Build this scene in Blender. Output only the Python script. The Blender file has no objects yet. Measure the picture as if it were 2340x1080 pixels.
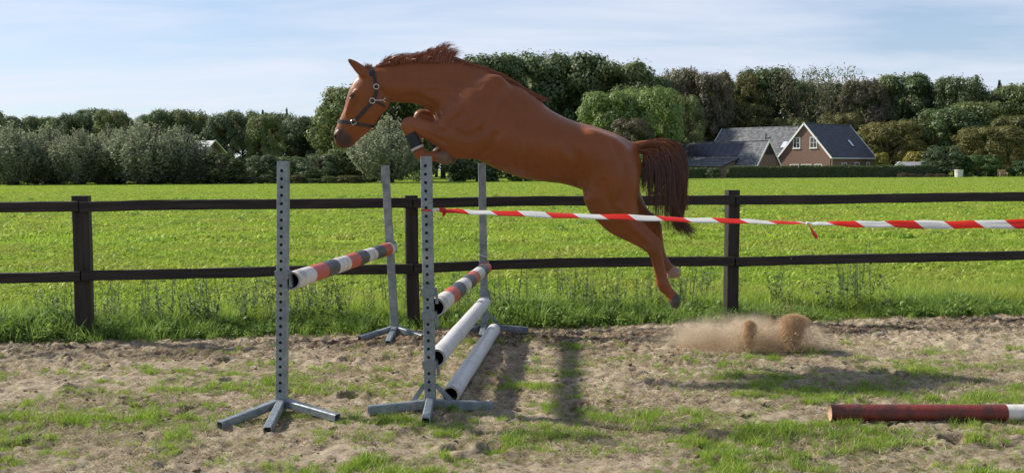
import bpy, math, random
import numpy as np
from mathutils import Vector, Matrix, Euler

random.seed(11)
RNG = np.random.default_rng(11)
SC = bpy.context.scene
COL = SC.collection
R = math.radians

# ------------------------------------------------------------------ camera
CAM_H = 1.55
FPX = 2440.0                      # focal length in pixels of a 2340 px wide frame
PITCH, ROLL = R(3.63), R(-0.30)
cam_data = bpy.data.cameras.new("camera")
cam_data.sensor_width = 36.0
cam_data.lens = 36.0 * FPX / 2340.0
cam_data.clip_start, cam_data.clip_end = 0.1, 6000.0
cam = bpy.data.objects.new("camera", cam_data)
COL.objects.link(cam)
CROT = Matrix.Rotation(math.pi / 2 - PITCH, 4, 'X') @ Matrix.Rotation(ROLL, 4, 'Z')
cam.matrix_world = Matrix.Translation((0, 0, CAM_H)) @ CROT
SC.camera = cam

# ------------------------------------------------------------------ sky and sun
SUN_DIR = Vector((-0.80, 0.33, 0.0)).normalized()
SUN_EL = R(36.0)
SUN_AZ = math.atan2(SUN_DIR.x, SUN_DIR.y)
world = bpy.data.worlds.new("World")
SC.world = world
world.use_nodes = True
wn, wl = world.node_tree.nodes, world.node_tree.links
wn.clear()
w_out = wn.new('ShaderNodeOutputWorld')
w_bg = wn.new('ShaderNodeBackground')
w_bg.inputs['Strength'].default_value = 0.095
w_sky = wn.new('ShaderNodeTexSky')
w_sky.sky_type = 'NISHITA'
w_sky.sun_disc = False
w_sky.sun_elevation = SUN_EL
w_sky.sun_rotation = SUN_AZ % (2 * math.pi)
w_sky.altitude = 20.0
w_sky.air_density, w_sky.dust_density, w_sky.ozone_density = 1.0, 0.35, 6.0
# thin layered cloud over the whole dome, by direction
w_geo = wn.new('ShaderNodeNewGeometry')
w_sep = wn.new('ShaderNodeSeparateXYZ')
w_neg = wn.new('ShaderNodeVectorMath'); w_neg.operation = 'SCALE'; w_neg.inputs['Scale'].default_value = -1.0
wl.new(w_geo.outputs['Incoming'], w_neg.inputs[0])
wl.new(w_neg.outputs[0], w_sep.inputs[0])
w_add = wn.new('ShaderNodeMath'); w_add.operation = 'ADD'; w_add.inputs[1].default_value = 0.13
w_abs = wn.new('ShaderNodeMath'); w_abs.operation = 'ABSOLUTE'
wl.new(w_sep.outputs['Z'], w_abs.inputs[0]); wl.new(w_abs.outputs[0], w_add.inputs[0])
w_dx = wn.new('ShaderNodeMath'); w_dx.operation = 'DIVIDE'
w_dy = wn.new('ShaderNodeMath'); w_dy.operation = 'DIVIDE'
wl.new(w_sep.outputs['X'], w_dx.inputs[0]); wl.new(w_add.outputs[0], w_dx.inputs[1])
wl.new(w_sep.outputs['Y'], w_dy.inputs[0]); wl.new(w_add.outputs[0], w_dy.inputs[1])
w_cmb = wn.new('ShaderNodeCombineXYZ')
wl.new(w_dx.outputs[0], w_cmb.inputs['X']); wl.new(w_dy.outputs[0], w_cmb.inputs['Y'])
w_map = wn.new('ShaderNodeMapping'); w_map.inputs['Scale'].default_value = (0.7, 1.6, 1.0)
w_map.inputs['Rotation'].default_value = (0, 0, R(12))
wl.new(w_cmb.outputs[0], w_map.inputs['Vector'])
w_n1 = wn.new('ShaderNodeTexNoise')
w_n1.inputs['Scale'].default_value = 0.9; w_n1.inputs['Detail'].default_value = 7.0
w_n1.inputs['Roughness'].default_value = 0.55; w_n1.inputs['Distortion'].default_value = 0.4
wl.new(w_map.outputs[0], w_n1.inputs['Vector'])
w_ramp = wn.new('ShaderNodeValToRGB')
w_ramp.color_ramp.elements[0].position = 0.32; w_ramp.color_ramp.elements[0].color = (0.30, 0.30, 0.30, 1)
w_ramp.color_ramp.elements[1].position = 0.70; w_ramp.color_ramp.elements[1].color = (1.0, 1.0, 1.0, 1)
wl.new(w_n1.outputs['Fac'], w_ramp.inputs['Fac'])
w_mix = wn.new('ShaderNodeMix'); w_mix.data_type = 'RGBA'
w_mix.inputs['B'].default_value = (6.6, 6.9, 7.85, 1)      # sunlit thin cloud, in the sky texture's own units
wl.new(w_sky.outputs[0], w_mix.inputs['A'])
w_thin = wn.new('ShaderNodeMapRange')                       # a thin layer looks denser towards the horizon
w_thin.inputs['From Min'].default_value = 0.05; w_thin.inputs['From Max'].default_value = 0.75
w_thin.inputs['To Min'].default_value = 1.0; w_thin.inputs['To Max'].default_value = 0.40
wl.new(w_abs.outputs[0], w_thin.inputs['Value'])
w_cov = wn.new('ShaderNodeMath'); w_cov.operation = 'MULTIPLY'
wl.new(w_ramp.outputs['Color'], w_cov.inputs[0]); wl.new(w_thin.outputs[0], w_cov.inputs[1])
wl.new(w_cov.outputs[0], w_mix.inputs['Factor'])
wl.new(w_mix.outputs['Result'], w_bg.inputs['Color'])
wl.new(w_bg.outputs[0], w_out.inputs['Surface'])

sun_data = bpy.data.lights.new("sun", 'SUN')
sun_data.energy = 5.0
sun_data.angle = R(3.0)
sun_data.color = (1.0, 0.93, 0.82)
sun = bpy.data.objects.new("sun", sun_data)
COL.objects.link(sun)
to_sun = Vector((SUN_DIR.x * math.cos(SUN_EL), SUN_DIR.y * math.cos(SUN_EL), math.sin(SUN_EL)))
sun.rotation_euler = to_sun.to_track_quat('Z', 'Y').to_euler()
sun.location = (-30, 15, 30)

SC.view_settings.view_transform = 'Standard'
SC.view_settings.look = 'None'
SC.view_settings.exposure = 0.42
SC.view_settings.gamma = 1.0
SC.view_settings.use_curve_mapping = False
SC.render.engine = 'CYCLES'
SC.cycles.max_bounces = 8
SC.cycles.volume_bounces = 1
SC.cycles.transparent_max_bounces = 12

# ------------------------------------------------------------------ measuring helpers
CR3 = np.array(CROT.to_3x3())
def W(u, v, Y):
    """photo pixel -> the point on the vertical plane at distance Y"""
    d = CR3 @ np.array([(u - 1170.0) / FPX, -(v - 540.0) / FPX, -1.0])
    t = Y / d[1]
    return np.array([d[0] * t, Y, CAM_H + d[2] * t])
def G(u, v, z=0.0):
    """photo pixel -> the point on the level plane at height z"""
    d = CR3 @ np.array([(u - 1170.0) / FPX, -(v - 540.0) / FPX, -1.0])
    t = (z - CAM_H) / d[2]
    return np.array([d[0] * t, d[1] * t, z])

# ------------------------------------------------------------------ noise
def _hash(ix, iy, iz, seed):
    h = (ix.astype(np.int64) * 374761393 + iy.astype(np.int64) * 668265263 + iz.astype(np.int64) * 2147483647 + seed * 1274126177) & 0xFFFFFFFF
    h = ((h ^ (h >> 13)) * 1274126177) & 0xFFFFFFFF
    return ((h ^ (h >> 16)) & 0xFFFFFF) / float(0xFFFFFF)
def vnoise(x, y, seed=0):
    x0, y0 = np.floor(x), np.floor(y)
    fx, fy = x - x0, y - y0
    fx, fy = fx * fx * (3 - 2 * fx), fy * fy * (3 - 2 * fy)
    z = np.zeros_like(x0)
    a = _hash(x0, y0, z, seed); b = _hash(x0 + 1, y0, z, seed)
    c = _hash(x0, y0 + 1, z, seed); d = _hash(x0 + 1, y0 + 1, z, seed)
    return (a * (1 - fx) + b * fx) * (1 - fy) + (c * (1 - fx) + d * fx) * fy
def fbm(x, y, octs=4, seed=0, gain=0.5):
    s, a, t = 0.0, 1.0, 0.0
    for o in range(octs):
        s = s + a * vnoise(x * 2 ** o + 17.3 * o, y * 2 ** o - 9.1 * o, seed + o)
        t += a; a *= gain
    return s / t

# ------------------------------------------------------------------ object helpers
ORG = {}
def tag(o, label=None, cat=None, group=None, kind=None):
    if label: o['label'] = label
    if cat: o['category'] = cat
    if group: o['group'] = group
    if kind: o['kind'] = kind
    return o
def empty(name, loc, label=None, cat=None, group=None):
    o = bpy.data.objects.new(name, None)
    o.empty_display_size = 0.2
    COL.objects.link(o)
    o.location = loc
    ORG[o.name] = np.array(loc, float)
    return tag(o, label, cat, group)
def make_mesh(name, V, F, mats=(), smooth=False, midx=None):
    me = bpy.data.meshes.new(name)
    V = np.asarray(V, dtype=np.float64)
    if isinstance(F, np.ndarray):
        n, k = F.shape
        me.vertices.add(len(V)); me.vertices.foreach_set('co', V.astype(np.float32).ravel())
        me.loops.add(n * k); me.loops.foreach_set('vertex_index', F.astype(np.int32).ravel())
        me.polygons.add(n)
        me.polygons.foreach_set('loop_start', np.arange(0, n * k, k, dtype=np.int32))
        me.update(calc_edges=True)
    else:
        me.from_pydata([tuple(p) for p in V], [], F)
        me.update()
    for m in mats: me.materials.append(m)
    if smooth: me.polygons.foreach_set('use_smooth', np.ones(len(me.polygons), dtype=bool))
    if midx is not None: me.polygons.foreach_set('material_index', np.asarray(midx, dtype=np.int32))
    me.update()
    return me
def obj(name, V, F, mats=(), parent=None, smooth=False, midx=None, origin=None):
    """one mesh object from world-space vertices; a child shares its parent's origin"""
    if not isinstance(mats, (list, tuple)): mats = [mats]
    V = np.asarray(V, float)
    if parent is not None: o0 = ORG[parent.name]
    elif origin is not None: o0 = np.array(origin, float)
    else: o0 = np.zeros(3)
    me = make_mesh(name, V - o0, F, mats, smooth, midx)
    o = bpy.data.objects.new(name, me)
    COL.objects.link(o)
    if parent is not None: o.parent = parent
    else: o.location = o0
    ORG[o.name] = o0
    return o
class MB:
    """collects shapes for one mesh"""
    def __init__(s): s.V, s.F, s.M = [], [], []
    def add(s, V, F, m=0):
        b = len(s.V)
        s.V += [tuple(p) for p in V]
        s.F += [tuple(i + b for i in f) for f in F]
        s.M += [m] * len(F)
    def box(s, c, size, ax=None, m=0):
        c = np.array(c, float); h = np.array(size, float) / 2
        A = np.eye(3) if ax is None else np.array(ax, float)
        V = [c + A[0] * h[0] * i + A[1] * h[1] * j + A[2] * h[2] * k for i in (-1, 1) for j in (-1, 1) for k in (-1, 1)]
        s.add(V, [(0, 1, 3, 2), (4, 6, 7, 5), (0, 4, 5, 1), (2, 3, 7, 6), (0, 2, 6, 4), (1, 5, 7, 3)], m)
    def beam(s, a, b, w, h, up=(0, 0, 1), m=0, bev=0.0):
        """rectangular bar from a to b, w sideways, h along up, chamfered along its length"""
        a, b = np.array(a, float), np.array(b, float)
        d = b - a; L = np.linalg.norm(d); d /= L
        up = np.array(up, float); sd = np.cross(d, up); sd /= np.linalg.norm(sd); u2 = np.cross(sd, d)
        if bev <= 0:
            s.box((a + b) / 2, (L, w, h), (d, sd, u2), m); return
        x, y, c = w / 2, h / 2, bev
        P = [(-x + c, -y), (x - c, -y), (x, -y + c), (x, y - c), (x - c, y), (-x + c, y), (-x, y - c), (-x, -y + c)]
        V = [a + sd * p + u2 * q for p, q in P] + [b + sd * p + u2 * q for p, q in P]
        F = [(i, (i + 1) % 8, 8 + (i + 1) % 8, 8 + i) for i in range(8)] + [tuple(range(7, -1, -1)), tuple(range(8, 16))]
        s.add(V, F, m)
    def tube(s, pts, radii, n=10, m=0, caps=True):
        pts = [np.array(p, float) for p in pts]
        b = len(s.V); ref = np.array((0.13, 0.3, 0.95))
        for i, p in enumerate(pts):
            d = pts[min(i + 1, len(pts) - 1)] - pts[max(i - 1, 0)]
            d = d / (np.linalg.norm(d) + 1e-9)
            if abs(d @ ref) > 0.95: ref = np.array((0.9, 0.3, 0.1))
            x = np.cross(d, ref); x /= np.linalg.norm(x); y = np.cross(d, x)
            for k in range(n):
                a = 2 * math.pi * k / n
                s.V.append(tuple(p + radii[i] * (x * math.cos(a) + y * math.sin(a))))
        for i in range(len(pts) - 1):
            for k in range(n):
                s.F.append((b + i * n + k, b + i * n + (k + 1) % n, b + (i + 1) * n + (k + 1) % n, b + (i + 1) * n + k)); s.M.append(m)
        if caps:
            s.F.append(tuple(b + k for k in range(n))[::-1]); s.M.append(m)
            e = b + (len(pts) - 1) * n
            s.F.append(tuple(e + k for k in range(n))); s.M.append(m)
    def build(s, name, mats, parent=None, smooth=False, origin=None):
        return obj(name, s.V, s.F, mats, parent, smooth, s.M, origin)

# ------------------------------------------------------------------ materials
def mat(name, color=(0.5, 0.5, 0.5), rough=0.7, metal=0.0, var=None, nscale=8.0, bump=0.0, bscale=40.0, stretch=(1, 1, 1), coords='Object', spec=0.4, detail=6.0, lo=0.35, hi=0.65):
    """principled surface whose colour drifts between color and var by noise, with optional fine relief"""
    m = bpy.data.materials.new(name); m.use_nodes = True
    nt = m.node_tree; N, L = nt.nodes, nt.links
    bs = N['Principled BSDF']
    bs.inputs['Roughness'].default_value = rough; bs.inputs['Metallic'].default_value = metal
    bs.inputs['Specular IOR Level'].default_value = spec
    bs.inputs['Base Color'].default_value = (*color, 1)
    tc = N.new('ShaderNodeTexCoord'); mp = N.new('ShaderNodeMapping'); mp.inputs['Scale'].default_value = stretch
    L.new(tc.outputs[coords], mp.inputs['Vector'])
    if var is not None:
        nz = N.new('ShaderNodeTexNoise'); nz.inputs['Scale'].default_value = nscale; nz.inputs['Detail'].default_value = detail
        nz.inputs['Roughness'].default_value = 0.6
        L.new(mp.outputs[0], nz.inputs['Vector'])
        rp = N.new('ShaderNodeValToRGB')
        rp.color_ramp.elements[0].position = lo; rp.color_ramp.elements[1].position = hi
        rp.color_ramp.elements[0].color = (*color, 1); rp.color_ramp.elements[1].color = (*var, 1)
        L.new(nz.outputs['Fac'], rp.inputs['Fac']); L.new(rp.outputs['Color'], bs.inputs['Base Color'])
    if bump > 0:
        n2 = N.new('ShaderNodeTexNoise'); n2.inputs['Scale'].default_value = bscale; n2.inputs['Detail'].default_value = 4
        L.new(mp.outputs[0], n2.inputs['Vector'])
        bp = N.new('ShaderNodeBump'); bp.inputs['Strength'].default_value = bump; bp.inputs['Distance'].default_value = 0.02
        L.new(n2.outputs['Fac'], bp.inputs['Height']); L.new(bp.outputs[0], bs.inputs['Normal'])
    return m
def leaf_mat(name, color, var, trans=0.35, rough=0.55, use_obj=False, rnd=0.35, patch=None):
    """leaf: diffuse + translucent + a little gloss, colour drifting per plant"""
    m = bpy.data.materials.new(name); m.use_nodes = True
    nt = m.node_tree; N, L = nt.nodes, nt.links
    N.remove(N['Principled BSDF']); out = N['Material Output']
    oi = N.new('ShaderNodeObjectInfo'); geo = N.new('ShaderNodeNewGeometry')
    mx = N.new('ShaderNodeMix'); mx.data_type = 'RGBA'
    mx.inputs['A'].default_value = (*color, 1); mx.inputs['B'].default_value = (*var, 1)
    L.new(geo.outputs['Random Per Island'] if use_obj else oi.outputs['Random'], mx.inputs['Factor'])
    c = mx.outputs['Result']
    if patch is not None:                                   # drifts of another shade over the ground
        pn = N.new('ShaderNodeTexNoise'); pn.inputs['Scale'].default_value = 0.42; pn.inputs['Detail'].default_value = 5
        L.new(oi.outputs['Location'], pn.inputs['Vector'])
        pr = N.new('ShaderNodeMapRange'); pr.inputs['From Min'].default_value = 0.42; pr.inputs['From Max'].default_value = 0.66; L.new(pn.outputs['Fac'], pr.inputs['Value'])
        px = N.new('ShaderNodeMix'); px.data_type = 'RGBA'; px.inputs['B'].default_value = (*patch, 1); L.new(pr.outputs[0], px.inputs['Factor']); L.new(c, px.inputs['A']); c = px.outputs['Result']
    if use_obj:
        mu = N.new('ShaderNodeMix'); mu.data_type = 'RGBA'; mu.blend_type = 'MULTIPLY'; mu.inputs['Factor'].default_value = 1.0
        L.new(c, mu.inputs['A']); L.new(oi.outputs['Color'], mu.inputs['B']); c = mu.outputs['Result']
    hv = N.new('ShaderNodeHueSaturation')
    mr = N.new('ShaderNodeMapRange'); mr.inputs['To Min'].default_value = 1 - rnd; mr.inputs['To Max'].default_value = 1 + rnd
    L.new(geo.outputs['Random Per Island'], mr.inputs['Value']); L.new(mr.outputs[0], hv.inputs['Value']); L.new(c, hv.inputs['Color'])
    c = hv.outputs['Color']
    df = N.new('ShaderNodeBsdfDiffuse'); tr = N.new('ShaderNodeBsdfTranslucent'); gl = N.new('ShaderNodeBsdfGlossy')
    gl.inputs['Roughness'].default_value = rough
    L.new(c, df.inputs['Color']); L.new(c, tr.inputs['Color'])
    gl.inputs['Color'].default_value = (0.9, 0.95, 0.9, 1)
    m1 = N.new('ShaderNodeMixShader'); m1.inputs['Fac'].default_value = trans
    L.new(df.outputs[0], m1.inputs[1]); L.new(tr.outputs[0], m1.inputs[2])
    m2 = N.new('ShaderNodeMixShader'); m2.inputs['Fac'].default_value = 0.035
    L.new(m1.outputs[0], m2.inputs[1]); L.new(gl.outputs[0], m2.inputs[2])
    L.new(m2.outputs[0], out.inputs['Surface'])
    return m

# ================================================================== GROUND
FENCE_A, FENCE_D = np.array([-3.91, 9.70]), np.array([6.11, 0.98]) / math.hypot(6.11, 0.98)
def fence_y(x): return FENCE_A[1] + (x - FENCE_A[0]) * FENCE_D[1] / FENCE_D[0]

def soil_mat():
    m = bpy.data.materials.new("sandy_soil"); m.use_nodes = True
    nt = m.node_tree; N, L = nt.nodes, nt.links
    bs = N['Principled BSDF']; bs.inputs['Roughness'].default_value = 0.95; bs.inputs['Specular IOR Level'].default_value = 0.15
    tc = N.new('ShaderNodeTexCoord')
    def noise(scale, det, st=(1, 1, 1), rgh=0.6):
        mp = N.new('ShaderNodeMapping'); mp.inputs['Scale'].default_value = st; L.new(tc.outputs['Object'], mp.inputs['Vector'])
        n = N.new('ShaderNodeTexNoise'); n.inputs['Scale'].default_value = scale; n.inputs['Detail'].default_value = det; n.inputs['Roughness'].default_value = rgh
        L.new(mp.outputs[0], n.inputs['Vector']); return n.outputs['Fac']
    def ramp(f, stops):
        r = N.new('ShaderNodeValToRGB'); e = r.color_ramp.elements
        while len(e) < len(stops): e.new(0.5)
        for q, (p, c) in zip(e, stops): q.position = p; q.color = (*c, 1)
        L.new(f, r.inputs['Fac']); return r.outputs['Color']
    def mix(f, a, b):
        x = N.new('ShaderNodeMix'); x.data_type = 'RGBA'; L.new(f, x.inputs['Factor']); L.new(a, x.inputs['A']); L.new(b, x.inputs['B']); return x.outputs['Result']
    dry = ramp(noise(9, 8, rgh=0.7), [(0.3, (0.175, 0.132, 0.085)), (0.45, (0.385, 0.305, 0.205)), (0.66, (0.59, 0.50, 0.36))])
    damp = ramp(noise(14, 8), [(0.3, (0.060, 0.036, 0.022)), (0.7, (0.155, 0.098, 0.06))])
    moss = ramp(noise(40, 6), [(0.3, (0.11, 0.10, 0.035)), (0.7, (0.19, 0.175, 0.075))])
    at = N.new('ShaderNodeAttribute'); at.attribute_name = 'zones'; sp = N.new('ShaderNodeSeparateColor'); L.new(at.outputs['Color'], sp.inputs[0])
    fine = noise(22, 6)
    def thresh(zone, w):
        a = N.new('ShaderNodeMath'); a.operation = 'ADD'; L.new(zone, a.inputs[0]); L.new(fine, a.inputs[1])
        r = N.new('ShaderNodeMapRange'); r.inputs['From Min'].default_value = 0.98 - w; r.inputs['From Max'].default_value = 0.98 + w; L.new(a.outputs[0], r.inputs['Value']); return r.outputs[0]
    c = mix(thresh(sp.outputs[0], 0.14), dry, damp)
    c = mix(thresh(sp.outputs[1], 0.22), c, moss)
    L.new(c, bs.inputs['Base Color'])
    bp = N.new('ShaderNodeBump'); bp.inputs['Strength'].default_value = 1.0; bp.inputs['Distance'].default_value = 0.03
    L.new(noise(38, 8, rgh=0.75), bp.inputs['Height']); L.new(bp.outputs[0], bs.inputs['Normal'])
    return m
M_SOIL = soil_mat()
GX0, GX1, GY0, GY1, GS = -8.0, 8.4, 3.4, 12.2, 0.021
gx = np.arange(GX0, GX1, GS); gy = np.arange(GY0, GY1, GS)
GXX, GYY = np.meshgrid(gx, gy, indexing='ij')
def zone_maps(x, y):
    """where the soil is damp/dug up and where turf survives (0..1)"""
    t = (fence_y(x) - y)                                   # metres in front of the fence
    track = np.exp(-((t - 0.75) / 0.55) ** 2)              # trodden strip along the fence
    damp = 0.10 + 0.58 * (fbm(x * 1.1, y * 2.3, 4, 5) - 0.22) + 0.20 * track
    turf = np.clip((t - 1.15) / 2.4, 0, 1) * 0.30 + 0.85 * (fbm(x * 1.7, y * 2.6, 4, 31, .6) - 0.36)
    turf = np.where(t < 0.9, turf * 0.3, turf)
    turf = np.maximum(turf, np.clip(1.1 - t * 6.5, 0, 1))
    return np.clip(damp, 0, 1), np.clip(turf, 0, 1)
def height_map(x, y):
    h = 0.030 * (fbm(x * 1.3, y * 1.5, 3, 2) - 0.5) * 2
    b = fbm(x * 7.5, y * 8.5, 4, 7, 0.65)
    h += 0.024 * (1 - np.abs(2 * b - 1) * 2.4)             # ridged clods
    h += 0.034 * (fbm(x * 15, y * 17, 3, 9, .75) - 0.5) * 2
    t = fence_y(x) - y
    rough = 0.50 + 0.65 * np.exp(-((t - 0.8) / 0.8) ** 2) + 0.35 * fbm(x * 0.6, y * 0.8, 2, 13)
    fade = np.clip((t + 0.2) / 0.4, 0.15, 1)
    return h * rough * fade
GH = height_map(GXX, GYY)
rg = np.random.default_rng(5)
for _ in range(230):                                       # hoof prints: a pit and a pushed-up rim
    cx, cy = rg.uniform(-7.5, 8), rg.uniform(4.2, 11.4)
    if cy > fence_y(cx) - 0.35: continue
    r0 = rg.uniform(0.045, 0.075); asp = rg.uniform(0.75, 1.2); dpt = rg.uniform(0.02, 0.05)
    i0, i1 = int((cx - 0.3 - GX0) / GS), int((cx + 0.3 - GX0) / GS); j0, j1 = int((cy - 0.3 - GY0) / GS), int((cy + 0.3 - GY0) / GS)
    i0, j0 = max(i0, 0), max(j0, 0)
    dx, dy = GXX[i0:i1, j0:j1] - cx, (GYY[i0:i1, j0:j1] - cy) * asp
    rr = np.hypot(dx, dy)
    GH[i0:i1, j0:j1] += -dpt * np.exp(-(rr / r0) ** 4) + dpt * 0.55 * np.exp(-((rr - r0 * 1.55) / (r0 * 0.45)) ** 2) * (dx * 0.5 + dy + 0.1 > 0)
def ground_z(x, y):
    i = np.clip(((np.asarray(x) - GX0) / GS).astype(int), 0, len(gx) - 1); j = np.clip(((np.asarray(y) - GY0) / GS).astype(int), 0, len(gy) - 1)
    return GH[i, j]
nx_, ny_ = len(gx), len(gy)
gid = np.arange(nx_ * ny_).reshape(nx_, ny_)
gf = np.stack([gid[:-1, :-1], gid[1:, :-1], gid[1:, 1:], gid[:-1, 1:]], -1).reshape(-1, 4)
gv = np.stack([GXX, GYY, GH], -1).reshape(-1, 3)
damp0, turf0 = zone_maps(gv[:, 0], gv[:, 1])
arena = obj('paddock_ground', gv, gf, [M_SOIL], smooth=True)
tag(arena, kind='structure')
za = arena.data.attributes.new('zones', 'FLOAT_COLOR', 'POINT')
za.data.foreach_set('color', np.stack([damp0, turf0, np.zeros_like(damp0), np.ones_like(damp0)], -1).astype(np.float32).ravel())

# big sheets: field to the horizon, bare ground round the camera
def field_mat():
    m = bpy.data.materials.new("field_turf"); m.use_nodes = True
    nt = m.node_tree; N, L = nt.nodes, nt.links
    bs = N['Principled BSDF']; bs.inputs['Roughness'].default_value = 0.9; bs.inputs['Specular IOR Level'].default_value = 0.1
    tc = N.new('ShaderNodeTexCoord')
    n1 = N.new('ShaderNodeTexNoise'); n1.inputs['Scale'].default_value = 0.35; n1.inputs['Detail'].default_value = 9; n1.inputs['Roughness'].default_value = 0.72
    L.new(tc.outputs['Object'], n1.inputs['Vector'])
    r = N.new('ShaderNodeValToRGB'); e = r.color_ramp.elements
    e[0].position = 0.32; e[0].color = (0.16, 0.26, 0.024, 1); e[1].position = 0.7; e[1].color = (0.30, 0.40, 0.05, 1)
    L.new(n1.outputs['Fac'], r.inputs['Fac']); L.new(r.outputs['Color'], bs.inputs['Base Color'])
    n2 = N.new('ShaderNodeTexNoise'); n2.inputs['Scale'].default_value = 9; n2.inputs['Detail'].default_value = 6
    L.new(tc.outputs['Object'], n2.inputs['Vector'])
    bp = N.new('ShaderNodeBump'); bp.inputs['Strength'].default_value = 0.8; bp.inputs['Distance'].default_value = 0.10
    L.new(n2.outputs['Fac'], bp.inputs['Height']); L.new(bp.outputs[0], bs.inputs['Normal'])
    return m
M_FIELD = field_mat()
fa, fb = -400.0, 400.0
o = obj('field', [(fa, fence_y(-9.) + 0.25, -0.012), (-9, fence_y(-9.) + 0.25, -0.012), (10, fence_y(10.) + 0.25, -0.012), (fb, fence_y(10.) + 0.25, -0.012),
                  (fb, 900, -0.012), (fa, 900, -0.012)], [(0, 1, 2, 3, 4, 5)], [M_FIELD])
tag(o, kind='structure')
M_BARE = mat('bare_earth', (0.24, 0.17, 0.10), 0.95, var=(0.16, 0.15, 0.05), nscale=1.2, bump=0.6, bscale=12, spec=0.1)
o = obj('ground', [(-2500, -2500, -0.16), (2500, -2500, -0.16), (2500, 2500, -0.16), (-2500, 2500, -0.16)], [(0, 1, 2, 3)], [M_BARE])
tag(o, kind='structure')

# clods of soil lying on the paddock
def clod_mesh():
    V, F = [], []; base = 0
    ico_v = []; 
    ph = (1 + 5 ** 0.5) / 2
    iv = np.array([(-1, ph, 0), (1, ph, 0), (-1, -ph, 0), (1, -ph, 0), (0, -1, ph), (0, 1, ph), (0, -1, -ph), (0, 1, -ph), (ph, 0, -1), (ph, 0, 1), (-ph, 0, -1), (-ph, 0, 1)]) / 1.9
    ifc = np.array([(0, 11, 5), (0, 5, 1), (0, 1, 7), (0, 7, 10), (0, 10, 11), (1, 5, 9), (5, 11, 4), (11, 10, 2), (10, 7, 6), (7, 1, 8), (3, 9, 4), (3, 4, 2), (3, 2, 6), (3, 6, 8), (3, 8, 9), (4, 9, 5), (2, 4, 11), (6, 2, 10), (8, 6, 7), (9, 8, 1)])
    r = np.random.default_rng(8); n = 11000
    x = r.uniform(-6.5, 7.5, n); y = r.uniform(4.4, 11.4, n)
    d, t = zone_maps(x, y)
    keep = (y < fence_y(x) - 0.1) & (r.uniform(0, 1, n) < 0.25 + d * 1.1)
    x, y = x[keep], y[keep]; n = len(x)
    s = np.minimum(0.006 * np.exp(r.exponential(0.45, n)), 0.026)
    big = [(440, 832, .04), (1152, 795, .05), (1872, 808, .055), (1535, 790, .045), (2125, 763, .05), (1620, 855, .04)]
    V = iv[None] * (s[:, None] * r.uniform(0.6, 1.3, (n, 3)))[:, None, :] * r.uniform(0.5, 1.4, (n, 12, 1))
    a = r.uniform(0, 6.28, n); ca, sa = np.cos(a), np.sin(a)
    X = V[:, :, 0] * ca[:, None] - V[:, :, 1] * sa[:, None]; Y = V[:, :, 0] * sa[:, None] + V[:, :, 1] * ca[:, None]
    V = np.stack([X + x[:, None], Y + y[:, None], V[:, :, 2] * 0.5 + ground_z(x, y)[:, None] + s[:, None] * 0.2], -1).reshape(-1, 3)
    F = (ifc[None] + (np.arange(n) * 12)[:, None, None]).reshape(-1, 3)
    return V, F
M_CLOD = mat('clod_soil', (0.11, 0.078, 0.047), 0.95, var=(0.30, 0.24, 0.16), nscale=1.7, spec=0.1, detail=8)
cv, cf = clod_mesh()
tag(obj('soil_clods', cv, cf, [M_CLOD], smooth=False), 'crumbs and clods of dry sandy soil strewn over the paddock', 'soil', kind='stuff')

# ================================================================== FENCE
def plank(a, b, w, h, seed, segs=14, wob=0.004, mb=None, up=(0, 0, 1)):
    """a sawn board with slightly uneven edges"""
    mb = mb or MB(); r = np.random.default_rng(seed)
    a, b = np.array(a, float), np.array(b, float); d = b - a; L = np.linalg.norm(d); d /= L
    up = np.array(up, float); sd = np.cross(d, up); sd /= np.linalg.norm(sd); u2 = np.cross(sd, d)
    c = 0.006; x, y = w / 2, h / 2
    P = [(-x + c, -y), (x - c, -y), (x, -y + c), (x, y - c), (x - c, y), (-x + c, y), (-x, y - c), (-x, -y + c)]
    V, F = [], []; q1, q2 = r.uniform(0, 6, 2); bow = r.normal(0, wob * 0.9)
    for i in range(segs + 1):
        f_ = i / segs
        p = a + d * L * f_ + u2 * (bow * 4 * f_ * (1 - f_) + wob * 0.25 * math.sin(f_ * 9 + q1)) + sd * wob * 0.5 * math.sin(f_ * 7 + q2)
        for px, py in P: V.append(p + sd * (px + r.normal(0, wob * 0.12)) + u2 * (py + r.normal(0, wob * 0.16)))
    for i in range(segs):
        for k in range(8): F.append((i * 8 + k, i * 8 + (k + 1) % 8, (i + 1) * 8 + (k + 1) % 8, (i + 1) * 8 + k))
    F += [tuple(range(7, -1, -1)), tuple(segs * 8 + k for k in range(8))]
    mb.add(V, F); return mb
M_TAR = mat('tarred_wood', (0.012, 0.009, 0.008), 0.55, var=(0.048, 0.032, 0.023), nscale=5, bump=0.5, bscale=26, stretch=(0.35, 1, 6), lo=0.4, hi=0.75, spec=0.35)
M_TARP = mat('tarred_post', (0.014, 0.011, 0.010), 0.6, var=(0.050, 0.034, 0.026), nscale=5, bump=0.5, bscale=26, stretch=(6, 6, 0.4), lo=0.4, hi=0.75, spec=0.35)
fence = empty('paddock_fence', (-3.91, 9.70, 0), 'black tarred timber post and rail fence between the paddock and the green field', 'fence')
FN = np.array([FENCE_D[1], -FENCE_D[0], 0.0])               # towards the camera
posts = [(-10.0, 0.13, 1.31), (-6.95, 0.13, 1.32), (-3.91, 0.142, 1.325), (-0.95, 0.12, 1.30), (2.20, 0.12, 1.325), (5.72, 0.12, 1.32), (8.9, 0.12, 1.32)]
for i, (x, w, h) in enumerate(posts):
    mb = plank((x, fence_y(x), -0.4), (x + random.uniform(-.015, .015), fence_y(x) + random.uniform(-.01, .01), h), w, w, 40 + i, 10, 0.005, up=(FENCE_D[1], -FENCE_D[0], 0))
    mb.build('post', [M_TARP], fence)
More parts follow.
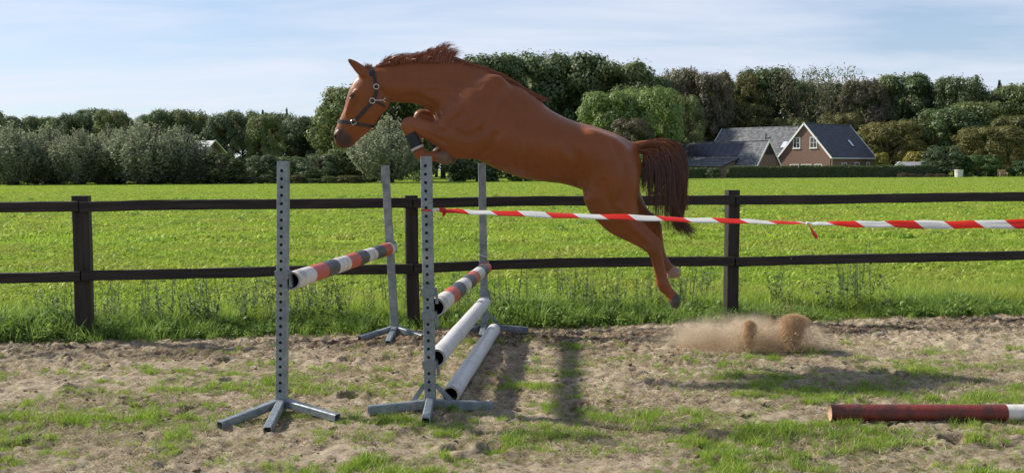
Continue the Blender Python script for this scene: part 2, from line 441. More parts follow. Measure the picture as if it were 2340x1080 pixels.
rail_z = [(1.223, .612), (1.224, .610), (1.228, .607), (1.236, .612), (1.226, .614), (1.236, .620), (1.23, .62)]
for i in range(len(posts) - 1):
    xa, xb = posts[i][0], posts[i + 1][0]
    for k in (0, 1):
        za_, zb_ = rail_z[i][k] + random.uniform(-.006, .006), rail_z[i + 1][k] + random.uniform(-.006, .006)
        off = posts[2][1] / 2 + 0.024
        a = np.array([xa + 0.006, fence_y(xa), za_]) + FN * off; b = np.array([xb - 0.006, fence_y(xb), zb_]) + FN * off
        plank(a, b, 0.038, 0.093, 70 + i * 2 + k, 18, 0.009).build('rail', [M_TAR], fence)

# ================================================================== JUMP STANDARDS
M_GALV = mat('galvanised_steel', (0.16, 0.19, 0.205), 0.45, metal=0.4, var=(0.33, 0.365, 0.385), nscale=16, bump=0.08, bscale=60, lo=0.35, hi=0.7, spec=0.5)
M_GALV2 = mat('galvanised_cup', (0.18, 0.21, 0.225), 0.45, metal=0.5, var=(0.27, 0.30, 0.32), nscale=26, lo=0.35, hi=0.7)
M_HOLLOWSHADE = mat('hollow_shade', (0.05, 0.05, 0.055), 0.6, metal=0.4)  # dark colour standing in for the shade inside the tubes
def upright(base, top, w, hole_step, parent, holes_from=0.06, wall=0.004):
    """square hollow section with real drilled holes in the face towards the rider's side"""
    base, top = np.array(base, float), np.array(top, float)
    d = top - base; L = np.linalg.norm(d); d /= L
    fx = np.array([1.0, 0, 0]) - d * d[0]; fx /= np.linalg.norm(fx)
    fy = np.cross(d, fx)                                    # away from the camera
    h = w / 2; c = 0.007; mb = MB()
    def P(x, y, z): return base + fx * x + fy * y + d * z
    # three plain sides with rounded corners, and the back
    ring = [(-h + c, -h), (-h + 0.002, -h + 0.002), (-h, -h + c), (-h, h - c), (-h + 0.002, h - 0.002), (-h + c, h), (h - c, h), (h - 0.002, h - 0.002), (h, h - c), (h, -h + c), (h - 0.002, -h + 0.002), (h - c, -h)]
    V = [P(x, y, 0) for x, y in ring] + [P(x, y, L) for x, y in ring]; n = len(ring)
    mb.add(V, [(i + 1, i, n + i, n + i + 1) for i in range(n - 1)])
    mb.add([P(x, y, L) for x, y in ring], [tuple(range(n))[::-1]])   # cap
    # front face made of drilled cells
    z = 0.0; x0, x1 = -h + c, h - c; rad = 0.0105; xc = -0.004
    nh = int((L - holes_from - 0.03) / hole_step) if hole_step else 0
    zs = [L - holes_from - k * hole_step for k in range(nh)][::-1]
    cell = 0.02; prev = 0.0
    for zc in zs:
        mb.add([P(x0, -h, prev), P(x1, -h, prev), P(x1, -h, zc - cell), P(x0, -h, zc - cell)], [(0, 1, 2, 3)])
        sq = [(x1, 0), (x1, cell), (xc, cell), (x0, cell), (x0, 0), (x0, -cell), (xc, -cell), (x1, -cell)]
        oc = [(xc + rad * math.cos(k * math.pi / 4), rad * math.sin(k * math.pi / 4)) for k in range(8)]
        V = [P(a, -h, zc + b) for a, b in sq] + [P(a, -h, zc + b) for a, b in oc] + [P(a, -h + wall, zc + b) for a, b in oc]
        F = []
        for k in range(8):
            q = (k + 1) % 8
            F.append((k, q, 8 + q, 8 + k)); F.append((8 + k, 8 + q, 16 + q, 16 + k))
        mb.add(V, F); prev = zc + cell
    mb.add([P(x0, -h, prev), P(x1, -h, prev), P(x1, -h, L), P(x0, -h, L)], [(0, 1, 2, 3)])
    # added dark sheet behind the holes, painting in the shade of the hollow
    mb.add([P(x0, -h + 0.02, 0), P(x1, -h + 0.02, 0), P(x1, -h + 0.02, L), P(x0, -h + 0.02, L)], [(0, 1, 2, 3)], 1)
    mb.build('upright', [M_GALV, M_HOLLOWSHADE], parent)
    return P, L
def open_bar(a, b, w, h, name, parent):
    """rectangular tube foot with an open end"""
    a, b = np.array(a, float), np.array(b, float); mb = MB()
    d = b - a; L = np.linalg.norm(d); d /= L
    sd = np.cross(d, (0, 0, 1)); sd /= np.linalg.norm(sd); u2 = np.cross(sd, d)
    def ringv(p, w, h):
        c = 0.006; x, y = w / 2, h / 2
        return [p + sd * q + u2 * r for q, r in [(-x + c, -y), (x - c, -y), (x, -y + c), (x, y - c), (x - c, y), (-x + c, y), (-x, y - c), (-x, -y + c)]]
    V = ringv(a, w, h) + ringv(b, w, h) + ringv(b, w - .01, h - .01) + ringv(b - d * 0.12, w - .01, h - .01)
    F = [(s * 8 + k, s * 8 + (k + 1) % 8, s * 8 + 8 + (k + 1) % 8, s * 8 + 8 + k) for s in range(3) for k in range(8)]
    F += [tuple(range(7, -1, -1)), tuple(range(24, 32))]
    M = [0] * 24 + [0, 1]  # inner end plate coloured dark, as the shade inside the foot
    return obj(name, V, F, [M_GALV, M_HOLLOWSHADE], parent, False, M)
def standard(base, top, feet, label, cups=(), braces=None, step=0.066, bar=False):
    base = np.array(base, float)
    s = empty('jump_standard', tuple(base), label, 'jump standard', 'four galvanised jump standards')
    P, L = upright(base + (0, 0, 0.03), top, 0.07, step, s)
    for i, f in enumerate(feet):
        f = np.array(f, float); dirv = f - base; dirv[2] = 0; dirv /= np.linalg.norm(dirv)
        if bar and i < 2: a = base + dirv * 0.037 + (0, 0, 0.055)
        else: a = base + dirv * 0.037 + (0, 0, 0.075)
        open_bar(a, f, 0.05, 0.05 if not bar else 0.06, 'foot', s)
    if braces:
        for (za, fx_, fz) in braces:
            a = P(math.copysign(0.035, fx_), 0.01, za); b = base + np.array([fx_, 0.005, fz])
            mb = MB(); mb.beam(a, b, 0.03, 0.008, up=(0, 1, 0)); mb.build('brace', [M_GALV], s)
    for z in cups:
        mb = MB()                                           # sliding collar with a pole cup on its inner side
        hw = 0.041
        for (x, y, sx, sy) in ((0, -hw, 2 * hw, .006), (0, hw, 2 * hw, .006), (-hw, 0, .006, 2 * hw - .006), (hw, 0, .006, 2 * hw - .006)):
            mb.box(P(x, y, z), (sx, sy, 0.05))
        cup = mb.build('cup_collar', [M_GALV2], s)
        mb = MB()
        sgn = 1
        V = [P(hw + .003, -0.02, z + .02), P(hw + .003, 0.05, z + .02), P(hw + .003, 0.05, z - .075), P(hw + .003, -0.02, z - .075),
             P(hw + .008, -0.02, z + .02), P(hw + .008, 0.05, z + .02), P(hw + .022, 0.05, z - .075), P(hw + .022, -0.02, z - .075)]
        mb.add(V, [(0, 1, 2, 3), (7, 6, 5, 4), (0, 4, 5, 1), (1, 5, 6, 2), (2, 6, 7, 3), (3, 7, 4, 0)])
        c = obj('pole_cup', mb.V, mb.F, [M_GALV2], s)
    return s, P
def gz(p, dz=0.0): return np.array([p[0], p[1], float(ground_z(p[0], p[1])) + dz])
D1, D2, D3, D4 = G(644, 945)[1], G(983, 942)[1], G(903, 768)[1], G(1108, 762)[1]
s1, P1 = standard(W(644, 945, D1), W(648, 368, D1), [G(502, 972, .03), G(771, 954, .03), G(611, 984, .028)],
                  'galvanised jump standard leftmost and nearest the camera, carrying the higher striped pole', cups=(0.86,), step=0.0515)
s2, P2 = standard(W(984, 942, D2), W(974, 357, D2), [G(842, 937, .045), G(1127, 928, .045), G(973, 964, .03)],
                  'near galvanised jump standard under the horse’s forelegs with barrier tape tied to it', cups=(0.745, 0.60, 0.285), step=0.0525, bar=True,
                  braces=[(0.15, -0.11, 0.075), (0.15, 0.13, 0.075)])
s3, P3 = standard(W(903, 768, D3), W(880, 378, D3), [G(822, 773, .03), G(966, 770, .03), G(886, 784, .028)],
                  'leaning galvanised jump standard by the fence at the far end of the higher striped pole', cups=(0.83,), step=0)
s4, P4 = standard(W(1108, 760, D4), W(1101, 372, D4), [G(1066, 757, .045), G(1206, 754, .045), G(1100, 772, .03)],
                  'galvanised jump standard by the fence below the horse’s belly', cups=(0.62, 0.35), step=0, bar=True,
                  braces=[(0.15, -0.11, 0.075), (0.15, 0.13, 0.075)])
M_WIRE = mat('white_cord', (0.7, 0.7, 0.68), 0.6)
mb = MB(); ring = [P4(0.045 * math.cos(a), 0.045 * math.sin(a), 0.70 + 0.01 * math.sin(a * 2)) for a in np.linspace(0, 2 * math.pi, 21)]
mb.tube(ring, [0.004] * 21, 6, caps=False); mb.build('tie_cord', [M_WIRE], s4, smooth=True)

# ================================================================== POLES
M_PW = mat('white_pole_paint', (0.66, 0.63, 0.57), 0.5, var=(0.30, 0.27, 0.23), nscale=9, bump=0.12, bscale=30, lo=0.46, hi=0.72)
M_PR = mat('red_pole_paint', (0.50, 0.075, 0.040), 0.5, var=(0.30, 0.13, 0.085), nscale=9, bump=0.12, bscale=30, lo=0.5, hi=0.8)
M_PK = mat('black_pole_paint', (0.045, 0.05, 0.052), 0.5, var=(0.13, 0.125, 0.115), nscale=9, bump=0.12, bscale=30, lo=0.45, hi=0.8)
M_PIN = mat('pole_inside', (0.05, 0.04, 0.035), 0.9)
M_PWG = mat('white_plastic_pole', (0.62, 0.62, 0.62), 0.38, var=(0.36, 0.31, 0.25), nscale=6, bump=0.10, bscale=22, lo=0.52, hi=0.8, detail=9)
M_PMR = mat('maroon_pole_paint', (0.20, 0.034, 0.026), 0.5, var=(0.085, 0.034, 0.026), nscale=9, bump=0.3, bscale=30, lo=0.42, hi=0.66)
M_WOODEND = mat('sawn_pole_end', (0.55, 0.33, 0.2), 0.8, var=(0.40, 0.24, 0.14), nscale=20)
def proj_u(p):
    q = CR3.T @ (np.array(p) - (0, 0, CAM_H)); return 1170 + FPX * q[0] / -q[2]
def pole(name, a, b, r, us, mats, order, label, group=None, hollow=True, ts=None, n=24, sag=0.0, bulge=None):
    """round pole from a to b painted in bands; us: photo columns where the paint changes"""
    a, b = np.array(a, float), np.array(b, float)
    if ts is None:
        ts = []
        for u in us:
            lo, hi = 0.0, 1.0
            for _ in range(40):
                m_ = (lo + hi) / 2
                if proj_u(a + (b - a) * m_) < u: lo = m_
                else: hi = m_
            ts.append(lo)
    edges = [0.0] + list(ts) + [1.0]
    d = b - a; L = np.linalg.norm(d); d /= L
    x = np.cross(d, (0, 0, 1)); x /= np.linalg.norm(x); y = np.cross(x, d)
    V, F, M = [], [], []; rr = np.random.default_rng(len(name) + int(r * 1e4))
    stations = []
    for i in range(len(edges) - 1):
        k = max(2, int((edges[i + 1] - edges[i]) * L / 0.09))
        for j in range(k): stations.append((edges[i] + (edges[i + 1] - edges[i]) * j / k, order[i]))
    stations.append((1.0, order[-1]))
    for t, _ in stations:
        p = a + d * L * t - np.array([0, 0, sag * 4 * t * (1 - t)])
        rad = r * (1 + 0.012 * math.sin(t * 23) + rr.normal(0, 0.004)) * (bulge(t) if bulge else 1)
        for k in range(n): V.append(p + rad * (x * math.cos(2 * math.pi * k / n) + y * math.sin(2 * math.pi * k / n)))
    for i in range(len(stations) - 1):
        for k in range(n): F.append((i * n + k, i * n + (k + 1) % n, (i + 1) * n + (k + 1) % n, (i + 1) * n + k)); M.append(stations[i][1])
    e = (len(stations) - 1) * n; im = len(mats) - 1
    if hollow:
        for base_i, p, s in ((0, a, 1), (e, b, -1)):
            o1 = len(V)
            for dep, rf in ((0, 0.80), (0.5, 0.78)):
                for k in range(n): V.append(p + d * s * dep + r * rf * (x * math.cos(2 * math.pi * k / n) + y * math.sin(2 * math.pi * k / n)))
            for k in range(n):
                q = (k + 1) % n
                F.append((base_i + k, base_i + q, o1 + q, o1 + k)); M.append(stations[0 if s > 0 else -1][1])
                F.append((o1 + k, o1 + q, o1 + n + q, o1 + n + k)); M.append(im)
            F.append(tuple(o1 + n + k for k in range(n))); M.append(im)
    else:
        F.append(tuple(range(n))); M.append(im); F.append(tuple(e + k for k in range(n))); M.append(im)
    o_ = obj(name, V, F, mats, None, True, M, origin=a)
    tag(o_, label, 'jump pole', group)
    return o_
band = [M_PW, M_PR, M_PK, M_PIN]
pole('striped_pole', W(666, 641, D1 + 0.02), W(894, 566, D3 + 0.02), 0.058, [706, 736, 761, 788, 811, 830, 850, 869, 884], band, [0, 1, 2, 0, 1, 2, 0, 2, 1, 0],
     'worn pole in white, red and black bands, left and higher of the two striped poles', 'striped jump poles')
pole('striped_pole', W(997, 702, D2 + 0.02), W(1110, 612, D4 + 0.02), 0.058, [1020, 1034.5, 1049, 1062, 1073, 1083, 1095, 1103, 1112], band, [0, 1, 2, 0, 2, 1, 0, 2, 1, 0],
     'pole in white, red and black bands hung above the two white poles', 'striped jump poles')
wb = [M_PWG, M_PIN]
pole('white_pole', W(997, 818, D2 + 0.02), W(1108, 689, D4 + 0.02), 0.058, [], wb, [0], 'scuffed white plastic pole hung at mid height on the right hand standards', 'white jump poles')
pole('white_pole', np.array([*G(1029, 905, .06)[:2], .068]), np.array([*G(1129, 757, .06)[:2], .075]), 0.060, [], wb, [0], 'dirty white plastic pole lying on the ground between the standards', 'white jump poles', ts=[])
pe = G(1896, 944, .055)
pole('maroon_pole', (pe[0], pe[1], .060), (pe[0] + 3.5, pe[1] - 0.09, .058), 0.0515, None, [M_PMR, M_PW, M_WOODEND], [0, 1, 0, 1], 'maroon painted pole with a white band lying on the paddock in the foreground', None, hollow=False, ts=[0.302, 0.62, 0.9])

# ================================================================== BARRIER TAPE
def tape_mat():
    m = bpy.data.materials.new("barrier_tape"); m.use_nodes = True
    nt = m.node_tree; N, L = nt.nodes, nt.links
    N.remove(N['Principled BSDF']); out = N['Material Output']
    uv = N.new('ShaderNodeUVMap'); uv.uv_map = 'UVMap'
    sp = N.new('ShaderNodeSeparateXYZ'); L.new(uv.outputs[0], sp.inputs[0])
    sl = N.new('ShaderNodeMath'); sl.operation = 'MULTIPLY_ADD'; sl.inputs[1].default_value = 0.15
    L.new(sp.outputs['Y'], sl.inputs[0]); L.new(sp.outputs['X'], sl.inputs[2])
    fr = N.new('ShaderNodeMath'); fr.operation = 'FRACT'; L.new(sl.outputs[0], fr.inputs[0])
    gt = N.new('ShaderNodeMath'); gt.operation = 'GREATER_THAN'; gt.inputs[1].default_value = 0.5; L.new(fr.outputs[0], gt.inputs[0])
    mx = N.new('ShaderNodeMix'); mx.data_type = 'RGBA'; mx.inputs['A'].default_value = (0.82, 0.045, 0.022, 1); mx.inputs['B'].default_value = (0.85, 0.85, 0.82, 1)
    L.new(gt.outputs[0], mx.inputs['Factor'])
    pr = N.new('ShaderNodeBsdfPrincipled'); pr.inputs['Roughness'].default_value = 0.3; L.new(mx.outputs['Result'], pr.inputs['Base Color'])
    tr = N.new('ShaderNodeBsdfTranslucent'); L.new(mx.outputs['Result'], tr.inputs['Color'])
    ms = N.new('ShaderNodeMixShader'); ms.inputs['Fac'].default_value = 0.45; L.new(pr.outputs[0], ms.inputs[1]); L.new(tr.outputs[0], ms.inputs[2])
    L.new(ms.outputs[0], out.inputs['Surface']); return m
M_TAPE = tape_mat()
TAPE = empty('barrier_tape', tuple(W(986, 480, D2)), 'red and white striped plastic barrier tape stretched from the near standard across the right', 'barrier tape')
def ribbon(name, pts, hs, lean, phase, period=0.345, sub=8):
    """pts centre line, hs heights, lean: sideways tilt of the strip"""
    pts = np.array(pts, float); n = (len(pts) - 1) * sub + 1
    t = np.linspace(0, len(pts) - 1, n)
    C = np.stack([np.interp(t, range(len(pts)), pts[:, k]) for k in range(3)], -1)
    H = np.interp(t, range(len(pts)), hs); Ln = np.interp(t, range(len(pts)), lean)
    # soften the corners of the path
    for _ in range(6): C[1:-1] = (C[:-2] + 2 * C[1:-1] + C[2:]) / 4
    if n > 60: C[:, 2] += 0.0035 * np.sin(np.linspace(0, 19, n)) * np.sin(np.linspace(0, 47, n)); H = H * (1 + .10 * np.sin(np.linspace(0, 31, n) + phase * 9))
    S = np.concatenate([[0], np.cumsum(np.linalg.norm(np.diff(C, axis=0), axis=1))])
    V, F, UV = [], [], []
    for i in range(n):
        d = C[min(i + 1, n - 1)] - C[max(i - 1, 0)]; d /= np.linalg.norm(d)
        side = np.cross(d, (0, 1, 0)); 
        if np.linalg.norm(side) < 1e-3: side = np.array([0, 0, 1.0])
        side /= np.linalg.norm(side); 
        if side[2] < 0: side = -side
        for j, w in enumerate((-0.5, -0.17, 0.17, 0.5)):
            V.append(C[i] + side * H[i] * w + np.array([0, 1, 0]) * (w * Ln[i] + 0.004 * math.sin(j * 2.2 + S[i] * 9))); UV.append((S[i] / period + phase, w + 0.5))
    for i in range(n - 1):
        for j in range(3): F.append((i * 4 + j, i * 4 + j + 1, i * 4 + j + 5, i * 4 + j + 4))
    o_ = obj(name, V, F, [M_TAPE], TAPE, True)
    ul = o_.data.uv_layers.new(name='UVMap')
    for l in o_.data.loops: ul.data[l.index].uv = UV[l.vertex_index]
    sm = o_.modifiers.new('thickness', 'SOLIDIFY'); sm.thickness = 0.0006
    return o_
pxm = D2 / FPX * 0.92
line = [(1016, 482, 8), (1078, 484, 10), (1140, 487, 11.5), (1250, 491, 12), (1350, 494, 12), (1450, 497.5, 12), (1550, 501, 11.5), (1650, 504.5, 11), (1730, 506.5, 9), (1790, 508, 7), (1838, 510, 4), (1846, 510.5, 3)]
ribbon('tape', [W(u, v, D2 - 0.02 - (u - 1016) * 0.00018) for u, v, h in line], [h * pxm for _, _, h in line], [0.05] * len(line), 0.02)
line = [(1846, 510.5, 3), (1856, 510.5, 6), (1890, 511, 9), (1950, 511.5, 13), (2020, 512, 15.5), (2100, 513, 17), (2200, 513, 18), (2340, 512, 19.5), (2480, 511, 21), (2700, 506, 23), (2900, 500, 24)]
ribbon('tape', [W(u, v, D2 - 0.17 - (u - 1846) * 0.0004) for u, v, h in line], [h * (D2 - .2) / FPX for _, _, h in line], [0.03] * len(line), 0.52)
# knots, bow and dangling end
ribbon('bow', [W(u, v, D2 - 0.03) for u, v in ((1001, 481), (1007, 479), (1016, 481), (1014, 490), (1012, 495))], [.008, .028, .03, .022, .006], [0.03] * 5, 0.1)
ribbon('bow', [W(u, v, D2 - 0.045) for u, v in ((1022, 482), (1012, 478), (1004, 480))], [.012, .022, .008], [0.03] * 3, 0.15)
ribbon('dangling_end', [W(u, v, D2 - 0.19) for u, v in ((1846, 511), (1852, 520), (1859, 532), (1866, 541), (1868, 545))], [.006, .016, .026, .03, .012], [0.03] * 5, 0.1, period=2.0)
for (u, v, y) in ((1846, 510.5, -0.18), (1003, 480.5, -0.03), (994, 479.5, -0.03)):
    mb = MB(); c = W(u, v, D2 + y); mb.tube([c - (0.012, 0, 0.002), c - (0.005, 0.004, -0.003), c + (0.005, 0.003, -0.002), c + (0.012, 0, 0.002)], [0.004, 0.010, 0.009, 0.004], 8); mb.build('knot', [M_WIRE], TAPE, True)
zt = np.dot(np.array(W(975, 480, D2)) - P2(0, 0, 0), P2(0, 0, 1) - P2(0, 0, 0))
ro = [P2(x, y, zt + dz) for (x, y, dz) in ((0.036, -0.036, 0), (0, -0.0375, 0.002), (-0.036, -0.036, 0), (-0.0375, 0, 0), (-0.036, 0.036, 0), (0, 0.0375, 0), (0.036, 0.036, 0), (0.0375, 0, 0), (0.036, -0.036, 0))]
V, F = [], []
for i, p in enumerate(ro): V += [p - (0, 0, .006), p + (0, 0, .006)]
for i in range(len(ro) - 1): F.append((2 * i, 2 * i + 2, 2 * i + 3, 2 * i + 1))
obj('wrap', V, F, [mat('red_tape_plastic', (0.55, 0.04, 0.03), 0.35)], TAPE)
mb = MB(); mb.tube([W(987, 480, D2 - .035), W(994, 478, D2 - .04), W(1003, 480, D2 - .03)], [.003, .006, .005], 6); mb.tube([W(988, 481, D2 - .035), W(996, 483, D2 - .04), W(1003, 481, D2 - .03)], [.003, .005, .004], 6)
mb.build('twisted_strand', [M_WIRE], TAPE, True)

# ================================================================== HORSE
HY = 8.45                                                   # the jumper's line, half way along the poles
HS = HY / FPX                                               # metres per photo pixel at that distance
def catmull(P, per):
    P = np.array(P, float); n = len(P); out = []
    for i in range(n - 1):
        p0, p1, p2, p3 = P[max(i - 1, 0)], P[i], P[i + 1], P[min(i + 2, n - 1)]
        for k in range(per):
            t = k / per
            out.append(0.5 * ((2 * p1) + (-p0 + p2) * t + (2 * p0 - 5 * p1 + 4 * p2 - p3) * t * t + (-p0 + 3 * p1 - 3 * p2 + p3) * t ** 3))
    out.append(P[-1]); return np.array(out)
VX = 0.0088
B0 = np.array([W(752, 100, HY)[0], -0.40, W(1100, 712, HY)[2]]); B1 = np.array([W(1535 + 45, 100, HY)[0], 0.40, W(1100, 118, HY)[2]])
NG = np.ceil((B1 - B0) / VX).astype(int)
FIELD = np.full(NG, 1.0, np.float32)
AX = [B0[k] + VX * np.arange(NG[k]) for k in range(3)]
def chain_sdf(chain, per=4, cut=None, k=0.03, op='add', soft=0.008):
    """chain rows: u, v, in-plane radius px, sideways offset m, sideways radius m, egg"""
    global FIELD
    C = []
    for row in chain:
        u, v, r, dy, rl = row[:5]; egg = row[5] if len(row) > 5 else 0.0
        p = W(u, v, HY + dy); C.append((p[0], dy, p[2], r * (HY + dy) / FPX, rl, egg))
    C = catmull(C, per) if len(C) > 1 else np.array([C[0], C[0]])
    m = k * 1.2 + 0.03
    rm = np.maximum(C[:, 3], C[:, 4])
    lo = np.array([(C[:, 0] - C[:, 3]).min(), (C[:, 1] - C[:, 4] * 1.4).min(), (C[:, 2] - C[:, 3]).min()]) - m
    hi = np.array([(C[:, 0] + C[:, 3]).max(), (C[:, 1] + C[:, 4] * 1.4).max(), (C[:, 2] + C[:, 3]).max()]) + m
    i0 = np.clip(((lo - B0) / VX).astype(int), 0, NG); i1 = np.clip(((hi - B0) / VX).astype(int) + 1, 0, NG)
    sl = tuple(slice(a, b) for a, b in zip(i0, i1))
    X = AX[0][sl[0]][:, None, None].astype(np.float32); Y = AX[1][sl[1]][None, :, None].astype(np.float32); Z = AX[2][sl[2]][None, None, :].astype(np.float32)
    D = np.full([s.stop - s.start for s in sl], 9.0, np.float32)
    for a, b in zip(C[:-1], C[1:]):
        ab = b[:3] - a[:3]; L2 = ab @ ab + 1e-12
        t = np.clip(((X - a[0]) * ab[0] + (Y - a[1]) * ab[1] + (Z - a[2]) * ab[2]) / L2, 0, 1)
        vx, vy, vz = X - (a[0] + t * ab[0]), Y - (a[1] + t * ab[1]), Z - (a[2] + t * ab[2])
        rp = a[3] + t * (b[3] - a[3]); rl = a[4] + t * (b[4] - a[4])
        if abs(a[5]) + abs(b[5]) > 0:
            nx, nz = -ab[2], ab[0]; nl = math.hypot(nx, nz) + 1e-9
            if nz < 0: nx, nz = -nx, -nz
            h = (vx * nx + vz * nz) / nl
            rl = rl * (1 - (a[5] + t * (b[5] - a[5])) * np.clip(h / rp, -1.1, 1.1))
        pl = vx * vx + vz * vz
        q = np.sqrt(pl / (rp * rp) + vy * vy / (rl * rl)) + 1e-6
        d = np.sqrt(pl + vy * vy) * (1 - 1 / q)
        d = np.where(q < 0.05, -np.minimum(rp, rl), d)
        D = np.minimum(D, d)
    if cut is not None:
        (u, v), (nu, nv), dy = cut
        p = W(u, v, HY + dy); nn = np.array([nu, -nv], float); nn /= np.linalg.norm(nn)
        pl = (X - p[0]) * nn[0] + (Z - p[2]) * nn[1] + 0 * Y
        h = np.clip(0.5 + 0.5 * (D - pl) / soft, 0, 1); D = pl * (1 - h) + D * h + soft * h * (1 - h)
    f = FIELD[sl]
    if op == 'add':
        h = np.clip(0.5 + 0.5 * (f - D) / k, 0, 1)
        FIELD[sl] = f * (1 - h) + D * h - k * h * (1 - h)
    else:
        D = -D
        h = np.clip(0.5 - 0.5 * (f - D) / k, 0, 1)
        FIELD[sl] = f * (1 - h) + D * h + k * h * (1 - h)
# trunk, neck and head -------------------------------------------------
chain_sdf([(1072, 268, 72, 0, .205, .05), (1105, 268, 90, 0, .245, .12), (1152, 289, 95, 0, .275, .28), (1205, 320, 86, 0, .30, .16), (1252, 337, 78, 0, .305, .05),
           (1295, 348, 72, 0, .29, 0), (1338, 359, 72, 0, .275, .0), (1370, 371, 73, 0, .27, .1), (1394, 381, 72, 0, .235, .15)])
chain_sdf([(1090, 225, 68, 0, .17, .42), (1041, 211, 67, 0, .145, .40), (991, 195, 54, 0, .115, .38), (949, 189, 47, 0, .098, .34), (909, 190, 44, 0, .090, .28), (874, 190, 38, 0, .084, .15)], k=0.06)
chain_sdf([(853, 186, 30, 0, .078), (846, 203, 40, 0, .094), (838, 226, 44, 0, .092), (824, 262, 40, 0, .076), (803, 291, 32, 0, .058), (790, 310, 26.5, 0, .055), (784, 319, 20, 0, .055)], k=0.03)
chain_sdf([(799, 324, 11.5, 0, .038), (804, 318, 10, 0, .035)], k=0.012)                                   # chin
for s in (-1, 1):
    chain_sdf([(872, 236, 18, s * .058, .030), (852, 262, 15, s * .052, .026)], k=0.035)                     # cheek
    chain_sdf([(812, 214, 8, s * .088, .018), (803, 232, 7, s * .080, .016), (794, 258, 6, s * .058, .014)], k=0.02)   # brow and facial crest
    chain_sdf([(806, 221, 6, s * .100, .013)], k=0.012, op='cut')                                          # eye socket
    chain_sdf([(769, 311, 6.5, s * .045, .022), (771, 305, 5.5, s * .048, .02)], k=0.012)                      # nostril rim
    chain_sdf([(767.5, 314, 4.2, s * .062, .020), (770, 308, 2.8, s * .060, .016)], k=0.006, op='cut')
    chain_sdf([(836, 171, 12, s * .058, .034), (824, 160, 11.5, s * .062, .032), (812, 149, 9.0, s * .066, .026), (802, 141, 5.5, s * .070, .016), (795.5, 136, 2.2, s * .071, .006)], k=0.02)   # ear
    chain_sdf([(820, 163, 5.5, s * .095, .020), (810, 152, 5, s * .094, .018), (803, 144, 2.5, s * .090, .014)], k=0.010, op='cut')
    # shoulder blade, point of shoulder, jugular groove, breast
    chain_sdf([(1128, 205, 34, s * .115, .075), (1080, 255, 44, s * .165, .075), (1035, 290, 36, s * .170, .075)], k=0.06)
    chain_sdf([(1100, 320, 46, s * .185, .075), (1045, 318, 40, s * .175, .08)], k=0.05)
    chain_sdf([(1018, 272, 22, s * .10, .085), (1026, 300, 26, s * .13, .09)], k=0.04)
    # hip, buttock, flank hollow
    chain_sdf([(1352, 325, 26, s * .19, .075), (1392, 372, 52, s * .155, .125), (1402, 420, 56, s * .135, .13)], k=0.07)
# dock of the tail
chain_sdf([(1436, 345, 18, 0, .055), (1458, 335, 12, 0, .036), (1484, 330, 9.5, 0, .028), (1512, 336, 7, 0, .020)], k=0.03)
# near hind leg --------------------------------------------------------
n, f = -.150, .155
chain_sdf([(1394, 420, 62, n, .125), (1397, 450, 58, n, .118), (1413, 488, 46, n, .095), (1432, 513, 34, n, .072), (1460, 535, 26, n, .054), (1489, 558, 20.5, n, .042), (1498, 580, 15.5, n, .036),
           (1504, 604, 12.5, n, .029), (1510, 630, 12.3, n, .028), (1516, 650, 14.5, n, .034), (1527, 665, 11.6, n, .030), (1537, 676, 11.5, n, .034)], k=0.05)
chain_sdf([(1505, 556, 5.5, n, .020), (1500, 548, 6, n, .022)], k=0.02)                                       # point of hock
chain_sdf([(1536, 676, 12, n, .040), (1545, 688, 16.5, n, .056)], cut=((1552.5, 690), (1, .10), n), k=0.006)   # hoof
chain_sdf([(1362, 452, 24, n - .02, .085), (1372, 482, 18, n - .01, .07)], k=0.05)                             # stifle
chain_sdf([(1506, 566, 5, n, .016), (1511, 590, 4.6, n, .014), (1517, 620, 4.8, n, .014), (1523, 645, 5.2, n, .016)], k=0.008)      # tendon
chain_sdf([(1528, 656, 5, n, .02)], k=0.012)                                                                # ergot
chain_sdf([(1478, 566, 9, n - .03, .018), (1490, 572, 8, n - .028, .016)], k=0.02)                           # hock bones
# far hind leg
chain_sdf([(1394, 412, 58, f, .12), (1412, 450, 52, f, .105), (1440, 483, 38, f, .08), (1466, 501, 27, f, .056), (1491, 512, 19, f, .042), (1500, 535, 14, f, .034), (1506, 565, 11.5, f, .028),
           (1512, 588, 11.5, f, .027), (1518, 602, 13.5, f, .033), (1526, 611, 11.5, f, .031)], k=0.05)
chain_sdf([(1527, 612, 11.5, f, .040), (1539, 624, 16, f, .054)], cut=((1540, 635), (-.05, 1), f), k=0.006)
# near foreleg
n, f = -.155, .150
chain_sdf([(1052, 322, 40, n, .090), (1022, 313, 31, n, .074), (995, 304, 24, n, .060), (968, 294, 19.5, n, .048), (948, 286.5, 18, n, .044), (936, 286, 17.8, n, .046), (936.5, 297, 15.5, n, .043), (942, 310, 12.5, n, .034),
           (949, 327, 11.5, n, .028), (956, 343, 12.5, n, .030), (962, 352, 14, n, .035), (973, 358, 11.5, n, .031), (990, 356, 11.5, n, .033)], k=0.035)
chain_sdf([(990, 356, 11.5, n, .040), (1018, 361, 16.5, n, .055)], cut=((1031, 364), (1, .30), n), k=0.006)
chain_sdf([(926, 281, 8, n - .02, .022), (924, 291, 7, n - .015, .02)], k=0.02)                               # knee cap
chain_sdf([(950, 303, 4, n, .018), (957, 316, 4, n, .014), (966, 336, 4.5, n, .015)], k=0.008)                   # tendon
